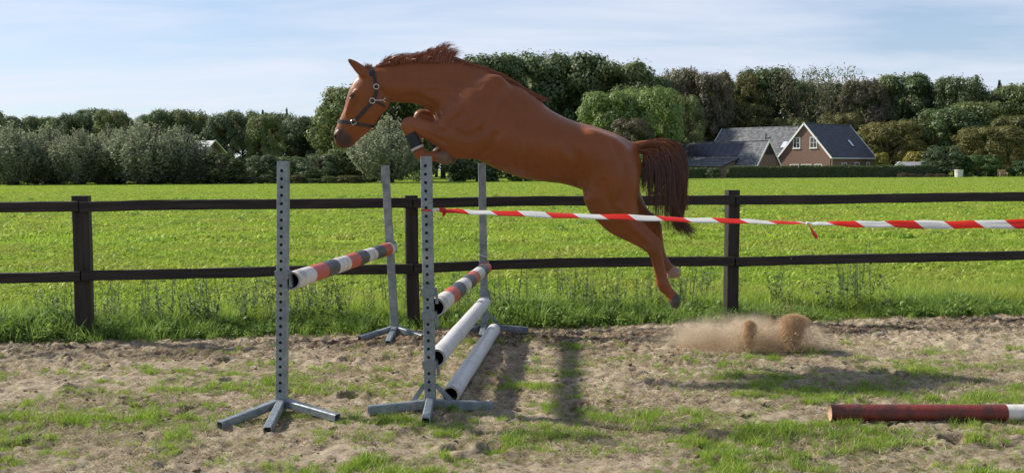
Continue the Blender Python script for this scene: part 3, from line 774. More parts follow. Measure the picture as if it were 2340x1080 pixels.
# far foreleg
chain_sdf([(1050, 300, 40, f, .09), (1020, 285, 27, f, .066), (996, 276, 20, f, .052), (975, 268, 17, f, .045), (962, 267, 16.5, f, .046), (963, 279, 14.5, f, .042), (972, 295, 12, f, .033), (985, 313, 11.5, f, .028),
           (999, 331, 12.5, f, .030), (1008, 341, 14, f, .035), (1018, 349, 11, f, .031), (1027, 355, 11.5, f, .034)], k=0.035)
chain_sdf([(1024, 353, 11, f, .040), (1037, 361, 14.5, f, .052)], cut=((1043, 364), (1, .5), f), k=0.006)

# surface lookups on the body
def fval(P):
    g = (np.asarray(P) - B0) / VX; i = np.clip(np.floor(g).astype(int), 0, NG - 2); t = g - i
    r = 0.0
    for a in (0, 1):
        for b in (0, 1):
            for c in (0, 1):
                w = (t[..., 0] if a else 1 - t[..., 0]) * (t[..., 1] if b else 1 - t[..., 1]) * (t[..., 2] if c else 1 - t[..., 2])
                r = r + w * FIELD[i[..., 0] + a, i[..., 1] + b, i[..., 2] + c]
    return r
def march(o, d, far=0.35, outside=True):
    """first crossing along a ray; outside: from outside in, else from inside out"""
    ts = np.linspace(0, far, 400); P = np.array(o)[None] + np.array(d)[None] * ts[:, None]
    f = fval(P); hit = np.argwhere((f < 0) if outside else (f > 0))
    return P[hit[0, 0]] if len(hit) else P[-1]

def surf_y(u, v, s, side_hint=0.12):
    p = W(u, v, HY + s * side_hint); return march((p[0], s * 0.39, p[2]), (0, -s, 0), 0.38)[1]
def groove(uv, s, depth=0.0, r=5, k=.03):
    """a soft furrow between muscles, laid along the skin"""
    uv = catmull(uv, 4)
    ch = []
    for u, v in uv:
        y = surf_y(u, v, s); ch.append((u, v, r, y + s * (.012 - depth), .012))
    chain_sdf(ch, per=1, k=k, op='cut')
def vein(uv, s, r=.0045):
    uv = catmull(uv, 4); chain_sdf([(u, v, r / HS, surf_y(u, v, s) - s * r * .25, r) for u, v in uv], per=1, k=.008)
for s in (-1, 1):
    groove([(1135, 190), (1098, 225), (1062, 258), (1030, 282)], s, .004, 5, .04)       # front of the shoulder blade
    groove([(1150, 225), (1128, 268), (1098, 300)], s, .001, 6, .04)                      # back of the shoulder blade
    groove([(1132, 310), (1118, 342), (1090, 362)], s, .004, 6, .035)                     # behind the triceps
    groove([(1098, 300), (1065, 312), (1040, 300)], s, .001, 5, .035)                     # upper arm
    groove([(905, 226), (945, 221), (985, 238), (1005, 262)], s, .004, 4, .03)             # jugular furrow
    groove([(930, 172), (985, 176), (1050, 186), (1095, 196)], s, .001, 5, .035)           # upper neck muscle
    groove([(1062, 235), (1020, 215), (980, 208)], s, .000, 5, .03)
    for i, u in enumerate((1178, 1202, 1226, 1250, 1272)): groove([(u, 318 + i * 6), (u + 7, 350 + i * 6), (u + 4, 380 + i * 4)], s, -.0025, 3.5, .022)   # ribs
    groove([(1300, 330), (1322, 370), (1330, 412)], s, .006, 9, .045)                      # flank hollow
    groove([(1345, 318), (1352, 360), (1346, 405), (1336, 440)], s, .003, 6, .04)          # edge of the haunch
    groove([(1405, 330), (1425, 372), (1430, 420), (1418, 462)], s, .002, 6, .04)          # seam of the hamstrings
    groove([(1378, 420), (1390, 455), (1412, 490)], s, .000, 6, .04)
    vein([(1140, 378), (1180, 384), (1225, 398), (1262, 404)], s); vein([(1180, 384), (1205, 372), (1228, 368)], s, .0038)
    groove([(868, 205), (880, 225), (882, 243)], s, .003, 3.5, .02)                        # edge of the jaw
    groove([(815, 236), (812, 262), (806, 282)], s, .000, 3.5, .02)
    vein([(812, 246), (806, 266), (800, 280)], s, .0035)
groove([(1440, 498), (1468, 520), (1496, 546)], -1, .002, 4, .022); groove([(1428, 522), (1455, 545), (1480, 565)], -1, .000, 4, .022)
groove([(1503, 592), (1509, 620), (1514, 642)], -1, .001, 2.5, .012)
groove([(962, 301), (990, 313), (1018, 327)], -1, .002, 3.5, .02); groove([(952, 284), (985, 293), (1015, 302)], -1, .002, 3.5, .02)
groove([(930, 276), (932, 290), (938, 300)], -1, .000, 2.5, .012)

def surface_nets(Fd):
    s = Fd < 0
    def c(i, j, k): return tuple(slice(a, (a - 1) or None) for a in (i, j, k))
    cs = [(i, j, k) for i in (0, 1) for j in (0, 1) for k in (0, 1)]
    cnt = sum(s[c(*q)].astype(np.int8) for q in cs)
    act = (cnt > 0) & (cnt < 8)
    idx = np.argwhere(act); vid = np.full(act.shape, -1, np.int64); vid[act] = np.arange(len(idx))
    vals = {q: Fd[idx[:, 0] + q[0], idx[:, 1] + q[1], idx[:, 2] + q[2]] for q in cs}
    acc = np.zeros((len(idx), 3)); num = np.zeros(len(idx))
    for p in cs:
        for ax in range(3):
            if p[ax] == 0:
                q = list(p); q[ax] = 1; q = tuple(q); a, b = vals[p], vals[q]
                m = (a < 0) != (b < 0); t = np.where(m, a / np.where(m, a - b, 1), 0)
                e = np.array(p, float)[None].repeat(len(idx), 0); e[:, ax] += t
                acc += e * m[:, None]; num += m
    V = idx + acc / num[:, None]
    Q = []
    for ax in range(3):
        b, d = (ax + 1) % 3, (ax + 2) % 3
        sl0 = [slice(None)] * 3; sl1 = [slice(None)] * 3; sl0[ax] = slice(0, -1); sl1[ax] = slice(1, None)
        x = s[tuple(sl0)] != s[tuple(sl1)]; e = np.argwhere(x)
        ok = (e[:, b] > 0) & (e[:, d] > 0) & (e[:, b] < act.shape[b]) & (e[:, d] < act.shape[d]); e = e[ok]
        def cell(db, dd):
            g = e.copy(); g[:, b] -= db; g[:, d] -= dd; return vid[g[:, 0], g[:, 1], g[:, 2]]
        q = np.stack([cell(1, 1), cell(0, 1), cell(0, 0), cell(1, 0)], -1)
        ins = s[e[:, 0], e[:, 1], e[:, 2]]; q[~ins] = q[~ins][:, ::-1]; Q.append(q)
    return V, np.concatenate(Q)
hv, hf = surface_nets(FIELD)
hv = B0 + hv * VX
def relax(V, F, it, lam):
    e = np.concatenate([F[:, [0, 1]], F[:, [1, 2]], F[:, [2, 3]], F[:, [3, 0]]])
    deg = np.bincount(e[:, 0], minlength=len(V)) + np.bincount(e[:, 1], minlength=len(V))
    for i in range(it):
        l = lam if i % 2 == 0 else -lam * 0.92
        S = np.stack([np.bincount(e[:, 0], V[e[:, 1], k], len(V)) + np.bincount(e[:, 1], V[e[:, 0], k], len(V)) for k in range(3)], -1)
        V = V + l * (S / deg[:, None] - V)
    return V
hv = relax(hv, hf, 6, 0.5)
HL = hv.copy()                                              # horse-local: y sideways
def hw(p): p = np.array(p, float); p[..., 1] += HY; return p
horse = empty('horse', tuple(hw(np.array([W(1250, 340, HY)[0], 0, 0.0]))), 'chestnut horse leaping leftwards over the jump with forelegs tucked', 'horse')

# coat colour: the markings of the animal itself
def pxd(u, v, dy=0.0):
    p = W(u, v, HY + dy); return np.hypot(HL[:, 0] - p[0], HL[:, 2] - p[2]) / HS
def sstep(x, a, b): t = np.clip((x - a) / (b - a), 0, 1); return t * t * (3 - 2 * t)
col = np.tile(np.array([0.222, 0.066, 0.0165]), (len(HL), 1))
def paint(w, c): global col; col = col * (1 - w[:, None]) + np.array(c) * w[:, None]
nz = fbm(HL[:, 0] * 3.1 + 40, HL[:, 2] * 3.1 + HL[:, 1] * 2 + 40, 4, 3)
paint(sstep(nz, .45, .8) * 0.35, (0.255, 0.080, 0.021))
paint((1 - sstep(pxd(940, 292), 22, 70)) * 0.6, (0.27, 0.095, 0.036))      # paler knees and forearm
paint((1 - sstep(pxd(1505, 590), 20, 75)) * 0.4, (0.15, 0.045, 0.020))     # darker hind cannon
paint((1 - sstep(np.minimum(pxd(790, 322), pxd(776, 312)), 10, 27)) * 0.92, (0.050, 0.030, 0.026))         # dark muzzle
paint((1 - sstep(pxd(764.5, 305), 4, 16)) * 0.6, (0.42, 0.26, 0.19))
paint((1 - sstep(pxd(767.5, 313), 3, 6)), (0.012, 0.008, 0.008))                        # nostril
paint((1 - sstep(pxd(806, 221), 5, 13)) * 0.85 * (np.abs(HL[:, 1]) > .05), (0.085, 0.035, 0.022))     # eye rims
paint((1 - sstep(pxd(797, 138), 4, 14)) * 0.75, (0.06, 0.028, 0.02))
for (u, v, nu, nv, c, side) in ((1536, 675, .80, .60, (.075, .062, .055), -1), (1530, 614, .7, .7, (.30, .19, .135), 1), (999, 357, 1, .18, (.15, .092, .055), -1), (1029, 356, .8, .6, (.13, .085, .055), 1)):
    dy = side * .15; p = W(u, v, HY + dy); nn = np.array([nu, -nv]) / math.hypot(nu, nv)
    d_ = (HL[:, 0] - p[0]) * nn[0] + (HL[:, 2] - p[2]) * nn[1]
    near = (np.hypot(HL[:, 0] - p[0], HL[:, 2] - p[2]) < 55 * HS) & ((HL[:, 2] < W(1000, 346, HY)[2]) | (u > 1200)) & (np.sign(HL[:, 1]) == side) & (np.abs(HL[:, 1]) > .06)
    paint(sstep(d_ / HS, -1, 3) * near * (pxd(1070, 330) > 45), c)
def coat_mat():
    m = bpy.data.materials.new("chestnut_coat"); m.use_nodes = True
    nt = m.node_tree; N, L = nt.nodes, nt.links
    bs = N['Principled BSDF']; bs.inputs['Roughness'].default_value = 0.40; bs.inputs['Specular IOR Level'].default_value = 0.30
    bs.inputs['Sheen Weight'].default_value = 0.04; bs.inputs['Sheen Roughness'].default_value = 0.4; bs.inputs['Sheen Tint'].default_value = (0.9, 0.55, 0.35, 1)
    at = N.new('ShaderNodeAttribute'); at.attribute_name = 'coat'
    tc = N.new('ShaderNodeTexCoord')
    nz = N.new('ShaderNodeTexNoise'); nz.inputs['Scale'].default_value = 9; nz.inputs['Detail'].default_value = 8; nz.inputs['Roughness'].default_value = 0.65
    L.new(tc.outputs['Object'], nz.inputs['Vector'])
    mr = N.new('ShaderNodeMapRange'); mr.inputs['To Min'].default_value = 0.82; mr.inputs['To Max'].default_value = 1.18; L.new(nz.outputs['Fac'], mr.inputs['Value'])
    hs = N.new('ShaderNodeHueSaturation'); L.new(at.outputs['Color'], hs.inputs['Color']); L.new(mr.outputs[0], hs.inputs['Value'])
    L.new(hs.outputs['Color'], bs.inputs['Base Color'])
    mp = N.new('ShaderNodeMapping'); mp.inputs['Scale'].default_value = (1.0, 1.0, 0.35); mp.inputs['Rotation'].default_value = (0, R(60), 0); L.new(tc.outputs['Object'], mp.inputs['Vector'])
    n2 = N.new('ShaderNodeTexNoise'); n2.inputs['Scale'].default_value = 120; n2.inputs['Detail'].default_value = 2; L.new(mp.outputs[0], n2.inputs['Vector'])
    n3 = N.new('ShaderNodeTexNoise'); n3.inputs['Scale'].default_value = 7; n3.inputs['Detail'].default_value = 3; L.new(tc.outputs['Object'], n3.inputs['Vector'])
    b1 = N.new('ShaderNodeBump'); b1.inputs['Strength'].default_value = 0.16; b1.inputs['Distance'].default_value = 0.05; L.new(n3.outputs['Fac'], b1.inputs['Height'])
    b2 = N.new('ShaderNodeBump'); b2.inputs['Strength'].default_value = 0.45; b2.inputs['Distance'].default_value = 0.004; L.new(n2.outputs['Fac'], b2.inputs['Height']); L.new(b1.outputs[0], b2.inputs['Normal'])
    L.new(b2.outputs[0], bs.inputs['Normal'])
    return m
M_COAT = coat_mat()
body = obj('body', hw(HL), hf, [M_COAT], horse, True)
ca = body.data.attributes.new('coat', 'FLOAT_COLOR', 'POINT')
ca.data.foreach_set('color', np.concatenate([col, np.ones((len(col), 1))], 1).astype(np.float32).ravel())

def side_pt(u, v, s, lift=0.004):
    p = W(u, v, HY + s * 0.07); q = march((p[0], s * 0.25, p[2]), (0, -s, 0), 0.25)
    return q + np.array([0, s * lift, 0])
M_LEATHER = mat('black_leather', (0.018, 0.016, 0.016), 0.45, var=(0.035, 0.03, 0.028), nscale=60)
M_BRASS = mat('halter_metal', (0.68, 0.62, 0.52), 0.3, metal=0.9)
def strap(name, pts, normals, w, th, parent, closed=False, m=None):
    pts, normals = np.array(pts), np.array(normals); n = len(pts); V, F = [], []
    for i in range(n):
        a, b = (pts[(i + 1) % n], pts[i - 1]) if closed else (pts[min(i + 1, n - 1)], pts[max(i - 1, 0)])
        d = a - b; d /= np.linalg.norm(d) + 1e-9
        nn = normals[i] - d * (normals[i] @ d); nn /= np.linalg.norm(nn) + 1e-9; sd = np.cross(d, nn)
        for (x, y) in ((-w / 2, 0), (w / 2, 0), (w / 2, th), (-w / 2, th)): V.append(pts[i] + sd * x + nn * (y - th * 0.3))
    for i in range(n if closed else n - 1):
        j = (i + 1) % n
        for k in range(4): F.append((i * 4 + k, i * 4 + (k + 1) % 4, j * 4 + (k + 1) % 4, j * 4 + k))
    if not closed: F += [(0, 1, 2, 3), ((n - 1) * 4 + 3, (n - 1) * 4 + 2, (n - 1) * 4 + 1, (n - 1) * 4)]
    return obj(name, hw(np.array(V)), F, [m or M_LEATHER], parent)
def ring_strap(name, ua, va, ub, vb, w, parent, nn=44):
    """strap lying round the head in the plane through two outline points"""
    a, b = W(ua, va, HY), W(ub, vb, HY); c = (a + b) / 2; c[1] = 0; ex = (b - a); ex[1] = 0; ex /= np.linalg.norm(ex)
    P, Nn = [], []
    for k in range(nn):
        t = 2 * math.pi * k / nn; d = ex * math.cos(t) + np.array([0, 1.0, 0]) * math.sin(t)
        P.append(march(c, d, 0.3, False) + d * 0.002); Nn.append(d)
    return strap(name, P, Nn, w, 0.006, parent, True)
halter = ring_strap('halter', 774, 277, 852, 289, 0.026, horse)
halter['label'] = 'black leather halter with metal fittings'
def open_strap(name, uv, s, w, parent, m=None, per=5):
    uv = catmull([(a, b) for a, b in uv], per)
    P = [side_pt(u, v, s) for u, v in uv]; P = np.array(P)
    for _ in range(2): P[1:-1] = (P[:-2] + 2 * P[1:-1] + P[2:]) / 4
    return strap(name, P, [np.array([0, s, 0.0])] * len(P), w, 0.006, parent, False, m)
for s in (-1, 1):
    open_strap('cheek_strap', [(851, 235), (833, 253), (811, 277)], s, 0.028, halter)
    open_strap('crown_strap', [(850, 160), (854.5, 170), (857, 184), (861, 199), (860, 214), (852, 232)], s, 0.026, halter)
    open_strap('throat_strap', [(853, 231), (866, 236), (880, 243)], s, 0.018, halter)
    mb = MB()
    for (u, v, r1, sq) in ((808, 279, 7.5, True), (852, 231, 6, False), (861, 199, 6, False)):
        c = side_pt(u, v, s, 0.010); nn_ = 4 if sq else 14; rr = r1 * HS
        ring = [c + np.array([rr * math.cos(2 * math.pi * (k + .5 * sq) / nn_ + .5 * sq), s * 0.002, rr * 0.95 * math.sin(2 * math.pi * (k + .5 * sq) / nn_ + .5 * sq)]) for k in range(nn_ + 1)]
        mb = MB(); mb.tube([hw(q) for q in ring], [0.0042] * len(ring), 7, caps=False); mb.build('ring' if not sq else 'square_ring', [M_BRASS], halter, True)
    a, b = side_pt(858, 230, s, 0.012), side_pt(877, 229.5, s, 0.014)
    mb = MB(); mb.tube([hw(a), hw(a * .5 + b * .5), hw(b)], [.0055, .004, .0055], 8); 
    for dz in (-1, 1): mb.tube([hw(b), hw(b + np.array([.012, 0, dz * .016])), hw(b + np.array([.02, 0, dz * .010]))], [.004, .004, .003], 6)
    mb.build('snap_hook', [M_BRASS], halter, True)
# strap over the poll and under the jaw
pp = []
for k in range(13):
    t = math.pi * k / 12; c = W(851, 176, HY); d = np.array([math.cos(t) * 0 , math.cos(t), math.sin(t)]); d[0] = -0.12 * math.sin(t); d /= np.linalg.norm(d)
    q = march(np.array([c[0], 0, c[2]]), d, 0.3, False); pp.append((q + d * .003, d))
strap('poll_strap', [p for p, _ in pp], [d for _, d in pp], 0.03, 0.007, halter)
jl = [(852, 291), (862, 283), (872, 270), (882, 257), (887, 247)]
P = []
for u, v in jl:
    p = W(u - 14, v - 8, HY); d = np.array([14, 0, -8.0]); d /= np.linalg.norm(d); P.append(march((p[0], 0, p[2]), d, 0.3, False) + d * .004)
strap('jaw_strap', P, [np.array([14, 0, -8.0]) / 16.1] * len(P), 0.02, 0.006, halter)
# eyes
M_EYE = mat('horse_eye', (0.010, 0.006, 0.005), 0.06, spec=0.8)
M_LID = mat('eyelid_skin', (0.055, 0.026, 0.018), 0.5)
for s in (-1, 1):
    c = side_pt(807, 221, s, -0.012); V, F = [], []
    for i in range(9):
        for k in range(14):
            a, b = math.pi * i / 8, 2 * math.pi * k / 14; V.append(c + np.array([0.023 * math.sin(a) * math.cos(b), 0.019 * math.cos(a) * s, 0.018 * math.sin(a) * math.sin(b)]))
    for i in range(8):
        for k in range(14): F.append((i * 14 + k, i * 14 + (k + 1) % 14, (i + 1) * 14 + (k + 1) % 14, (i + 1) * 14 + k))
    e = obj('eye', hw(np.array(V)), F, [M_EYE], horse, True)
    lid = [c + np.array([0.021 * math.cos(t) * 1.05, s * 0.008, 0.016 * math.sin(t) + .002]) for t in np.linspace(-0.2, math.pi + .2, 12)]
    mb = MB(); mb.tube([hw(q) for q in lid], [.003] + [.0055] * 10 + [.003], 7); mb.build('eyelid', [M_LID], e, True)

# hair: mane, forelock, tail (tapered strands)
def hair_mat(name, a, b, rough=0.42, tip=None):
    m = bpy.data.materials.new(name); m.use_nodes = True
    N, L = m.node_tree.nodes, m.node_tree.links; bs = N['Principled BSDF']; bs.inputs['Roughness'].default_value = rough; bs.inputs['Specular IOR Level'].default_value = 0.5
    g = N.new('ShaderNodeNewGeometry'); mx = N.new('ShaderNodeMix'); mx.data_type = 'RGBA'; mx.inputs['A'].default_value = (*a, 1); mx.inputs['B'].default_value = (*b, 1)
    L.new(g.outputs['Random Per Island'], mx.inputs['Factor']); c_ = mx.outputs['Result']
    if tip is not None:
        at = N.new('ShaderNodeAttribute'); at.attribute_name = 'along'; rp = N.new('ShaderNodeMapRange'); rp.inputs['From Min'].default_value = .12; rp.inputs['From Max'].default_value = .55; L.new(at.outputs['Fac'], rp.inputs['Value'])
        m2_ = N.new('ShaderNodeMix'); m2_.data_type = 'RGBA'; m2_.blend_type = 'MULTIPLY'; m2_.inputs['B'].default_value = (*tip, 1); L.new(rp.outputs[0], m2_.inputs['Factor']); L.new(c_, m2_.inputs['A']); c_ = m2_.outputs['Result']
    L.new(c_, bs.inputs['Base Color'])
    return m
def strands(name, curves, w0, m, seg=8, parent=None):
    """curves: (n,4,3) bezier control points"""
    Cn = np.array(curves); n = len(Cn); r = np.random.default_rng(3)
    t = np.linspace(0, 1, seg + 1)[None, :, None]
    P = (1 - t) ** 3 * Cn[:, None, 0] + 3 * t * (1 - t) ** 2 * Cn[:, None, 1] + 3 * t * t * (1 - t) * Cn[:, None, 2] + t ** 3 * Cn[:, None, 3]
    P = P + np.cumsum(r.normal(0, 0.0012, P.shape), 1)
    T = np.gradient(P, axis=1); T /= np.linalg.norm(T, axis=2, keepdims=True) + 1e-9
    a = r.uniform(-0.9, 0.9, (n, 1)); nrm = np.stack([0 * a, np.cos(a), np.sin(a)], -1)
    S = np.cross(T, nrm); S /= np.linalg.norm(S, axis=2, keepdims=True) + 1e-9
    w = (w0 * r.uniform(0.6, 1.4, (n, 1, 1))) * (1 - 0.85 * np.linspace(0, 1, seg + 1)[None, :, None] ** 2.2)
    V = np.stack([P - S * w / 2, P + S * w / 2], 2).reshape(-1, 3)
    base = (np.arange(n) * (seg + 1) * 2)[:, None, None]; i = (np.arange(seg) * 2)[None, :, None]
    F = (base + i + np.array([0, 1, 3, 2])[None, None]).reshape(-1, 4)
    o_ = obj(name, hw(V), F, [m], parent, True)
    o_.data.attributes.new('along', 'FLOAT', 'POINT').data.foreach_set('value', np.tile(np.repeat(np.linspace(0, 1, seg + 1), 2), n).astype(np.float32))
    return o_
r = np.random.default_rng(21)
crest = np.array([(848, 158), (856, 155), (875, 150.5), (891, 148), (929, 144.5), (965, 142.5), (992, 143), (1020, 145), (1039, 148), (1080, 157), (1118, 167), (1149, 181), (1181, 200), (1205, 214), (1222, 228)], float)
hh = np.array([(848, 4), (866, 13), (880, 20), (900, 22), (930, 19), (950, 22), (968, 25), (985, 31), (1000, 38), (1008, 42), (1020, 34), (1035, 24), (1055, 16), (1086, 12), (1118, 12), (1150, 12), (1181, 13), (1205, 9), (1222, 3)], float)
C = []
for i in range(8200):
    u = r.uniform(852, 1216); u = u + (round(u / 6.5) * 6.5 - u) * r.uniform(.2, .9)
    cv_ = np.interp(u, crest[:, 0], crest[:, 1]); h = np.interp(u, hh[:, 0], hh[:, 1])
    dy = r.normal(0, .016)
    k = r.uniform(.25, 1) ** .7
    if u < 960: dx, up = r.uniform(10, 34), h * k * .85
    elif u < 1030: dx, up = r.uniform(2, 26), h * k * (0.8 + .4 * math.sin(u * .35))
    else: dx, up = r.uniform(18, 42), h * k
    u3 = u + dx; c3 = np.interp(u3, crest[:, 0], crest[:, 1]); v3 = c3 - up * np.interp(u3, hh[:, 0], hh[:, 1]) / max(h, 1) if u > 1030 else cv_ - up
    side = abs(r.normal(0.035, .03)) if u > 1000 else r.normal(0.012, .03)
    p0 = W(u, cv_ + 3, HY); p3 = W(u3, v3 + (6 if r.random() < .3 else 0), HY); p1 = W(u + dx * .12, cv_ - up * .75, HY); p2 = W(u + dx * .55, min(cv_, v3) - up * .25, HY)
    q = np.array([p0, p1, p2, p3]); q[:, 1] = [dy, dy + side * .2, dy + side * .7, dy + side]; C.append(q)
for i in range(420):                                        # wisps
    u = r.uniform(868, 1030); cv_ = np.interp(u, crest[:, 0], crest[:, 1]); h = np.interp(u, hh[:, 0], hh[:, 1]) * r.uniform(.85, 1.25); dx = r.uniform(10, 40)
    q = np.array([W(u, cv_, HY), W(u + dx * .05, cv_ - h * .7, HY), W(u + dx * .4, cv_ - h * 1.1, HY), W(u + dx, cv_ - h * .95, HY)]); q[:, 1] = r.normal(0, .03); C.append(q)
for i in range(240):                                        # forelock tuft between the ears
    u = r.uniform(832, 850); v = np.interp(u, (832, 850), (163, 157)); q = np.array([W(u, v + 3, HY), W(u - 1, v - 5, HY), W(u + r.uniform(-6, 3), v - 8, HY), W(u + r.uniform(-14, 5), v - r.uniform(2, 15), HY)]); q[:, 1] = r.normal(0, .03); C.append(q)
M_MANE = hair_mat('mane_hair', (0.12, 0.032, 0.013), (0.34, 0.105, 0.038))
strands('mane', C, 0.0029, M_MANE, 7, horse)
C = []
HK = [(r.uniform(-2.4, 1.0), r.uniform(470, 545), r.normal(0, 14), r.normal(0, .035)) for _ in range(20)]
dock = np.array([(1446, 335), (1460, 330), (1484, 325), (1512, 330)], float)
for i in range(4600):
    g = r.random(); t = r.random()
    u0 = np.interp(t, (0, 1), (1452, 1514)); v0 = np.interp(u0, dock[:, 0], dock[:, 1]) + r.uniform(-2, 7)
    dy = r.normal(0, .022); hk = None
    if g < .60:                                             # the main hank arching up and over
        hk = HK[r.integers(0, len(HK))]; e = hk[0] + r.normal(0, .10); ve = hk[1] - abs(r.normal(0, 14)); fl = max(0, (ve - 495) / 48)
        p = [(u0, v0), (u0 + 42 + 10 * r.random(), v0 - 14 + r.normal(0, 4)), (1580 + e * 9, 338 + hk[2] + r.normal(0, 4)), (1549 + e * (7.5 - 4.5 * fl) + fl * (12 + 8 * r.random()), ve)]
        u0b = 1
    elif g < .88:                                            # inner locks hanging straighter, in separate hanks
        hank = [0, 1, 2, 2, 3, 4, 4, 5, 5][r.integers(0, 9)]; ue = [1470, 1483, 1498, 1511, 1523, 1536][hank] + r.normal(0, 2.3); u0 = min(u0, ue + 4); v0 = np.interp(u0, dock[:, 0], dock[:, 1]) + r.uniform(0, 8)
        if u0 < 1484: v0 = max(v0, 338 + (1484 - u0) * .15) if ue > 1476 else v0 + 18
        ve = r.uniform(415, [445, 490, 520, 535, 540, 545][hank])
        p = [(u0 if ue > 1476 else 1476 + r.normal(0, 3), v0 if ue > 1476 else 352 + r.uniform(-8, 12)), (ue + 8, v0 + 8), (ue + r.normal(3, 4), 390 + r.normal(0, 12)), (ue + r.normal(0, 4) + (ve - 430) * .03, ve)]
    else:
        ve = r.uniform(518, 548); p = [(u0, v0), (u0 + 34, v0 - 8), (1566 + r.normal(0, 6), 370), (1562 + r.normal(0, 5), 480)] if r.random() < .5 else [(1540 + r.normal(0, 9), 430), (1546 + r.normal(0, 5), 480), (1553 + r.normal(0, 4), 515), (1570 + r.uniform(0, 20) + 18 * (r.random() < .2), ve + r.uniform(-8, 6))]
    q = np.array([W(a, b, HY) for a, b in p]); s_ = r.normal(0, .035) if hk is None else hk[3] + r.normal(0, .006); q[:, 1] = [dy, dy + s_ * .5, dy + s_ * 1.3, dy + s_ * 1.1]; C.append(q)
M_TAIL = hair_mat('tail_hair', (0.060, 0.018, 0.007), (0.34, 0.100, 0.030), 0.38, (0.34, 0.29, 0.27))
strands('tail', C, 0.0034, M_TAIL, 10, horse)
# boots on the forelegs
M_BOOT = mat('black_neoprene_boot', (0.014, 0.014, 0.016), 0.6, var=(0.028, 0.028, 0.032), nscale=40)
M_FLEECE = mat('grey_boot_strap', (0.52, 0.48, 0.45), 0.8)
def boot(pts, radii, dy, strap_at, edge):
    P = [hw(np.array([W(u, v, HY + dy)[0], dy, W(u, v, HY + dy)[2]])) for u, v in pts]
    mb = MB(); mb.tube(P, [q * HS for q in radii], 20); b = mb.build('boot', [M_BOOT], horse, True)
    for t in strap_at:
        k = t * (len(P) - 1); i = min(int(k), len(P) - 2); fr = k - i; c = P[i] * (1 - fr) + P[i + 1] * fr; d = P[i + 1] - P[i]; d /= np.linalg.norm(d); rr = (radii[i] * (1 - fr) + radii[i + 1] * fr + 0.9) * HS
        mb = MB(); mb.tube([c - d * .010, c - d * .009, c + d * .009, c + d * .010], [rr * .9, rr, rr, rr * .9], 20); mb.build('boot_strap', [M_FLEECE], b, True)
    return b
boot([(939, 306), (943, 314), (949, 328), (955, 341)], [14.6, 14.4, 14.0, 14.6], -.155, (0.93,), None)
boot([(968, 290), (976, 301), (986, 315), (997, 330), (1003, 337)], [14.0, 13.8, 13.6, 14.2, 14.6], .150, (0.97,), None)

# ================================================================== TREES, SHRUBS, HEDGES
M_LEAF = leaf_mat('leaves', (0.85, 0.85, 0.85), (1.15, 1.15, 1.12), trans=0.48, use_obj=True, rnd=0.13)
M_BARK = mat('bark', (0.045, 0.035, 0.027), 0.9, var=(0.10, 0.08, 0.06), nscale=6, bump=0.6, bscale=14, stretch=(3, 3, .6))
def leaf_quads(P, N, size, r, long=1.35, droop=0.0):
    """one four-sided leaf spray per point, facing N"""
    n = len(P); N = N / (np.linalg.norm(N, axis=1, keepdims=True) + 1e-9)
    a = r.normal(0, 1, (n, 3)); a[:, 2] -= droop
    T = np.cross(N, a); T /= np.linalg.norm(T, axis=1, keepdims=True) + 1e-9; B = np.cross(N, T)
    s = (size * r.uniform(0.55, 1.35, n))[:, None]
    k = r.uniform(0.55, 1.1, (n, 4, 1))
    V = np.stack([P + T * s * long * k[:, 0], P + B * s * k[:, 1] + N * s * .2, P - T * s * long * k[:, 2], P - B * s * k[:, 3] - N * s * .1], 1).reshape(-1, 3)
    return V, np.arange(n * 4).reshape(n, 4)
def sphere_dirs(n, r):
    d = r.normal(0, 1, (n, 3)); return d / np.linalg.norm(d, axis=1, keepdims=True)
def crown_oak(seed, lobes=55, per=170, leaf=0.017, low=0.08, gap=0.0, rl=(0.085, 0.15), up=0.35, top=1.0, wide_at=0.55):
    """unit crown (1 wide, 1 tall) built of leafy lobes on an uneven dome"""
    r = np.random.default_rng(seed); Ps, Ns = [], []
    for i in range(lobes):
        z = low + (1 - low) * r.uniform(0, 1) ** 0.8
        q = (z - low) / (1 - low)
        env = math.sqrt(max(0.02, 1 - ((q - wide_at) / (1.08 - wide_at if q > wide_at else wide_at + .35)) ** 2)) * 0.5
        a = r.uniform(0, 6.283); rad = r.uniform(rl[0], rl[1]); e = max(0.0, env - rad * 0.75) * r.uniform(0.55, 1.05) ** .5
        c = np.array([math.cos(a) * e, math.sin(a) * e, min(z, top - rad * .9)])
        m = int(per * (rad / rl[1]) ** 1.6); d = sphere_dirs(m, r)
        keep = r.uniform(0, 1, m) > gap; d = d[keep]; m = len(d)
        rr = rad * r.uniform(0.62, 1.06, m) * (1 + 0.22 * np.sin(d[:, 0] * 7 + i) * np.sin(d[:, 2] * 6 + 2 * i))
        Ps.append(c + d * rr[:, None] * np.array([1, 1, .82])); Ns.append(d + np.array([0, 0, up]) + r.normal(0, .20, d.shape))
    P, N = np.concatenate(Ps), np.concatenate(Ns)
    return leaf_quads(P, N, leaf, r)
def crown_conifer(seed, leaf=0.022):
    r = np.random.default_rng(seed); Ps, Ns = [], []
    for k in range(30):
        z = 0.06 + 0.93 * k / 30; rad = 0.5 * (1 - z) ** 0.85 + 0.015; nb = int(5 + 8 * (1 - z))
        for j in range(nb):
            a = r.uniform(0, 6.283); m = int(14 + 50 * rad); t = r.uniform(0.1, 1, m)
            p = np.stack([np.cos(a) * t * rad, np.sin(a) * t * rad, z - t * rad * .35 + 0 * t], -1) + r.normal(0, .012, (m, 3)); Ps.append(p)
            Ns.append(np.tile([0.3 * math.cos(a), .3 * math.sin(a), 1.0], (m, 1)) + r.normal(0, .5, (m, 3)))
    return leaf_quads(np.concatenate(Ps), np.concatenate(Ns), leaf, r)
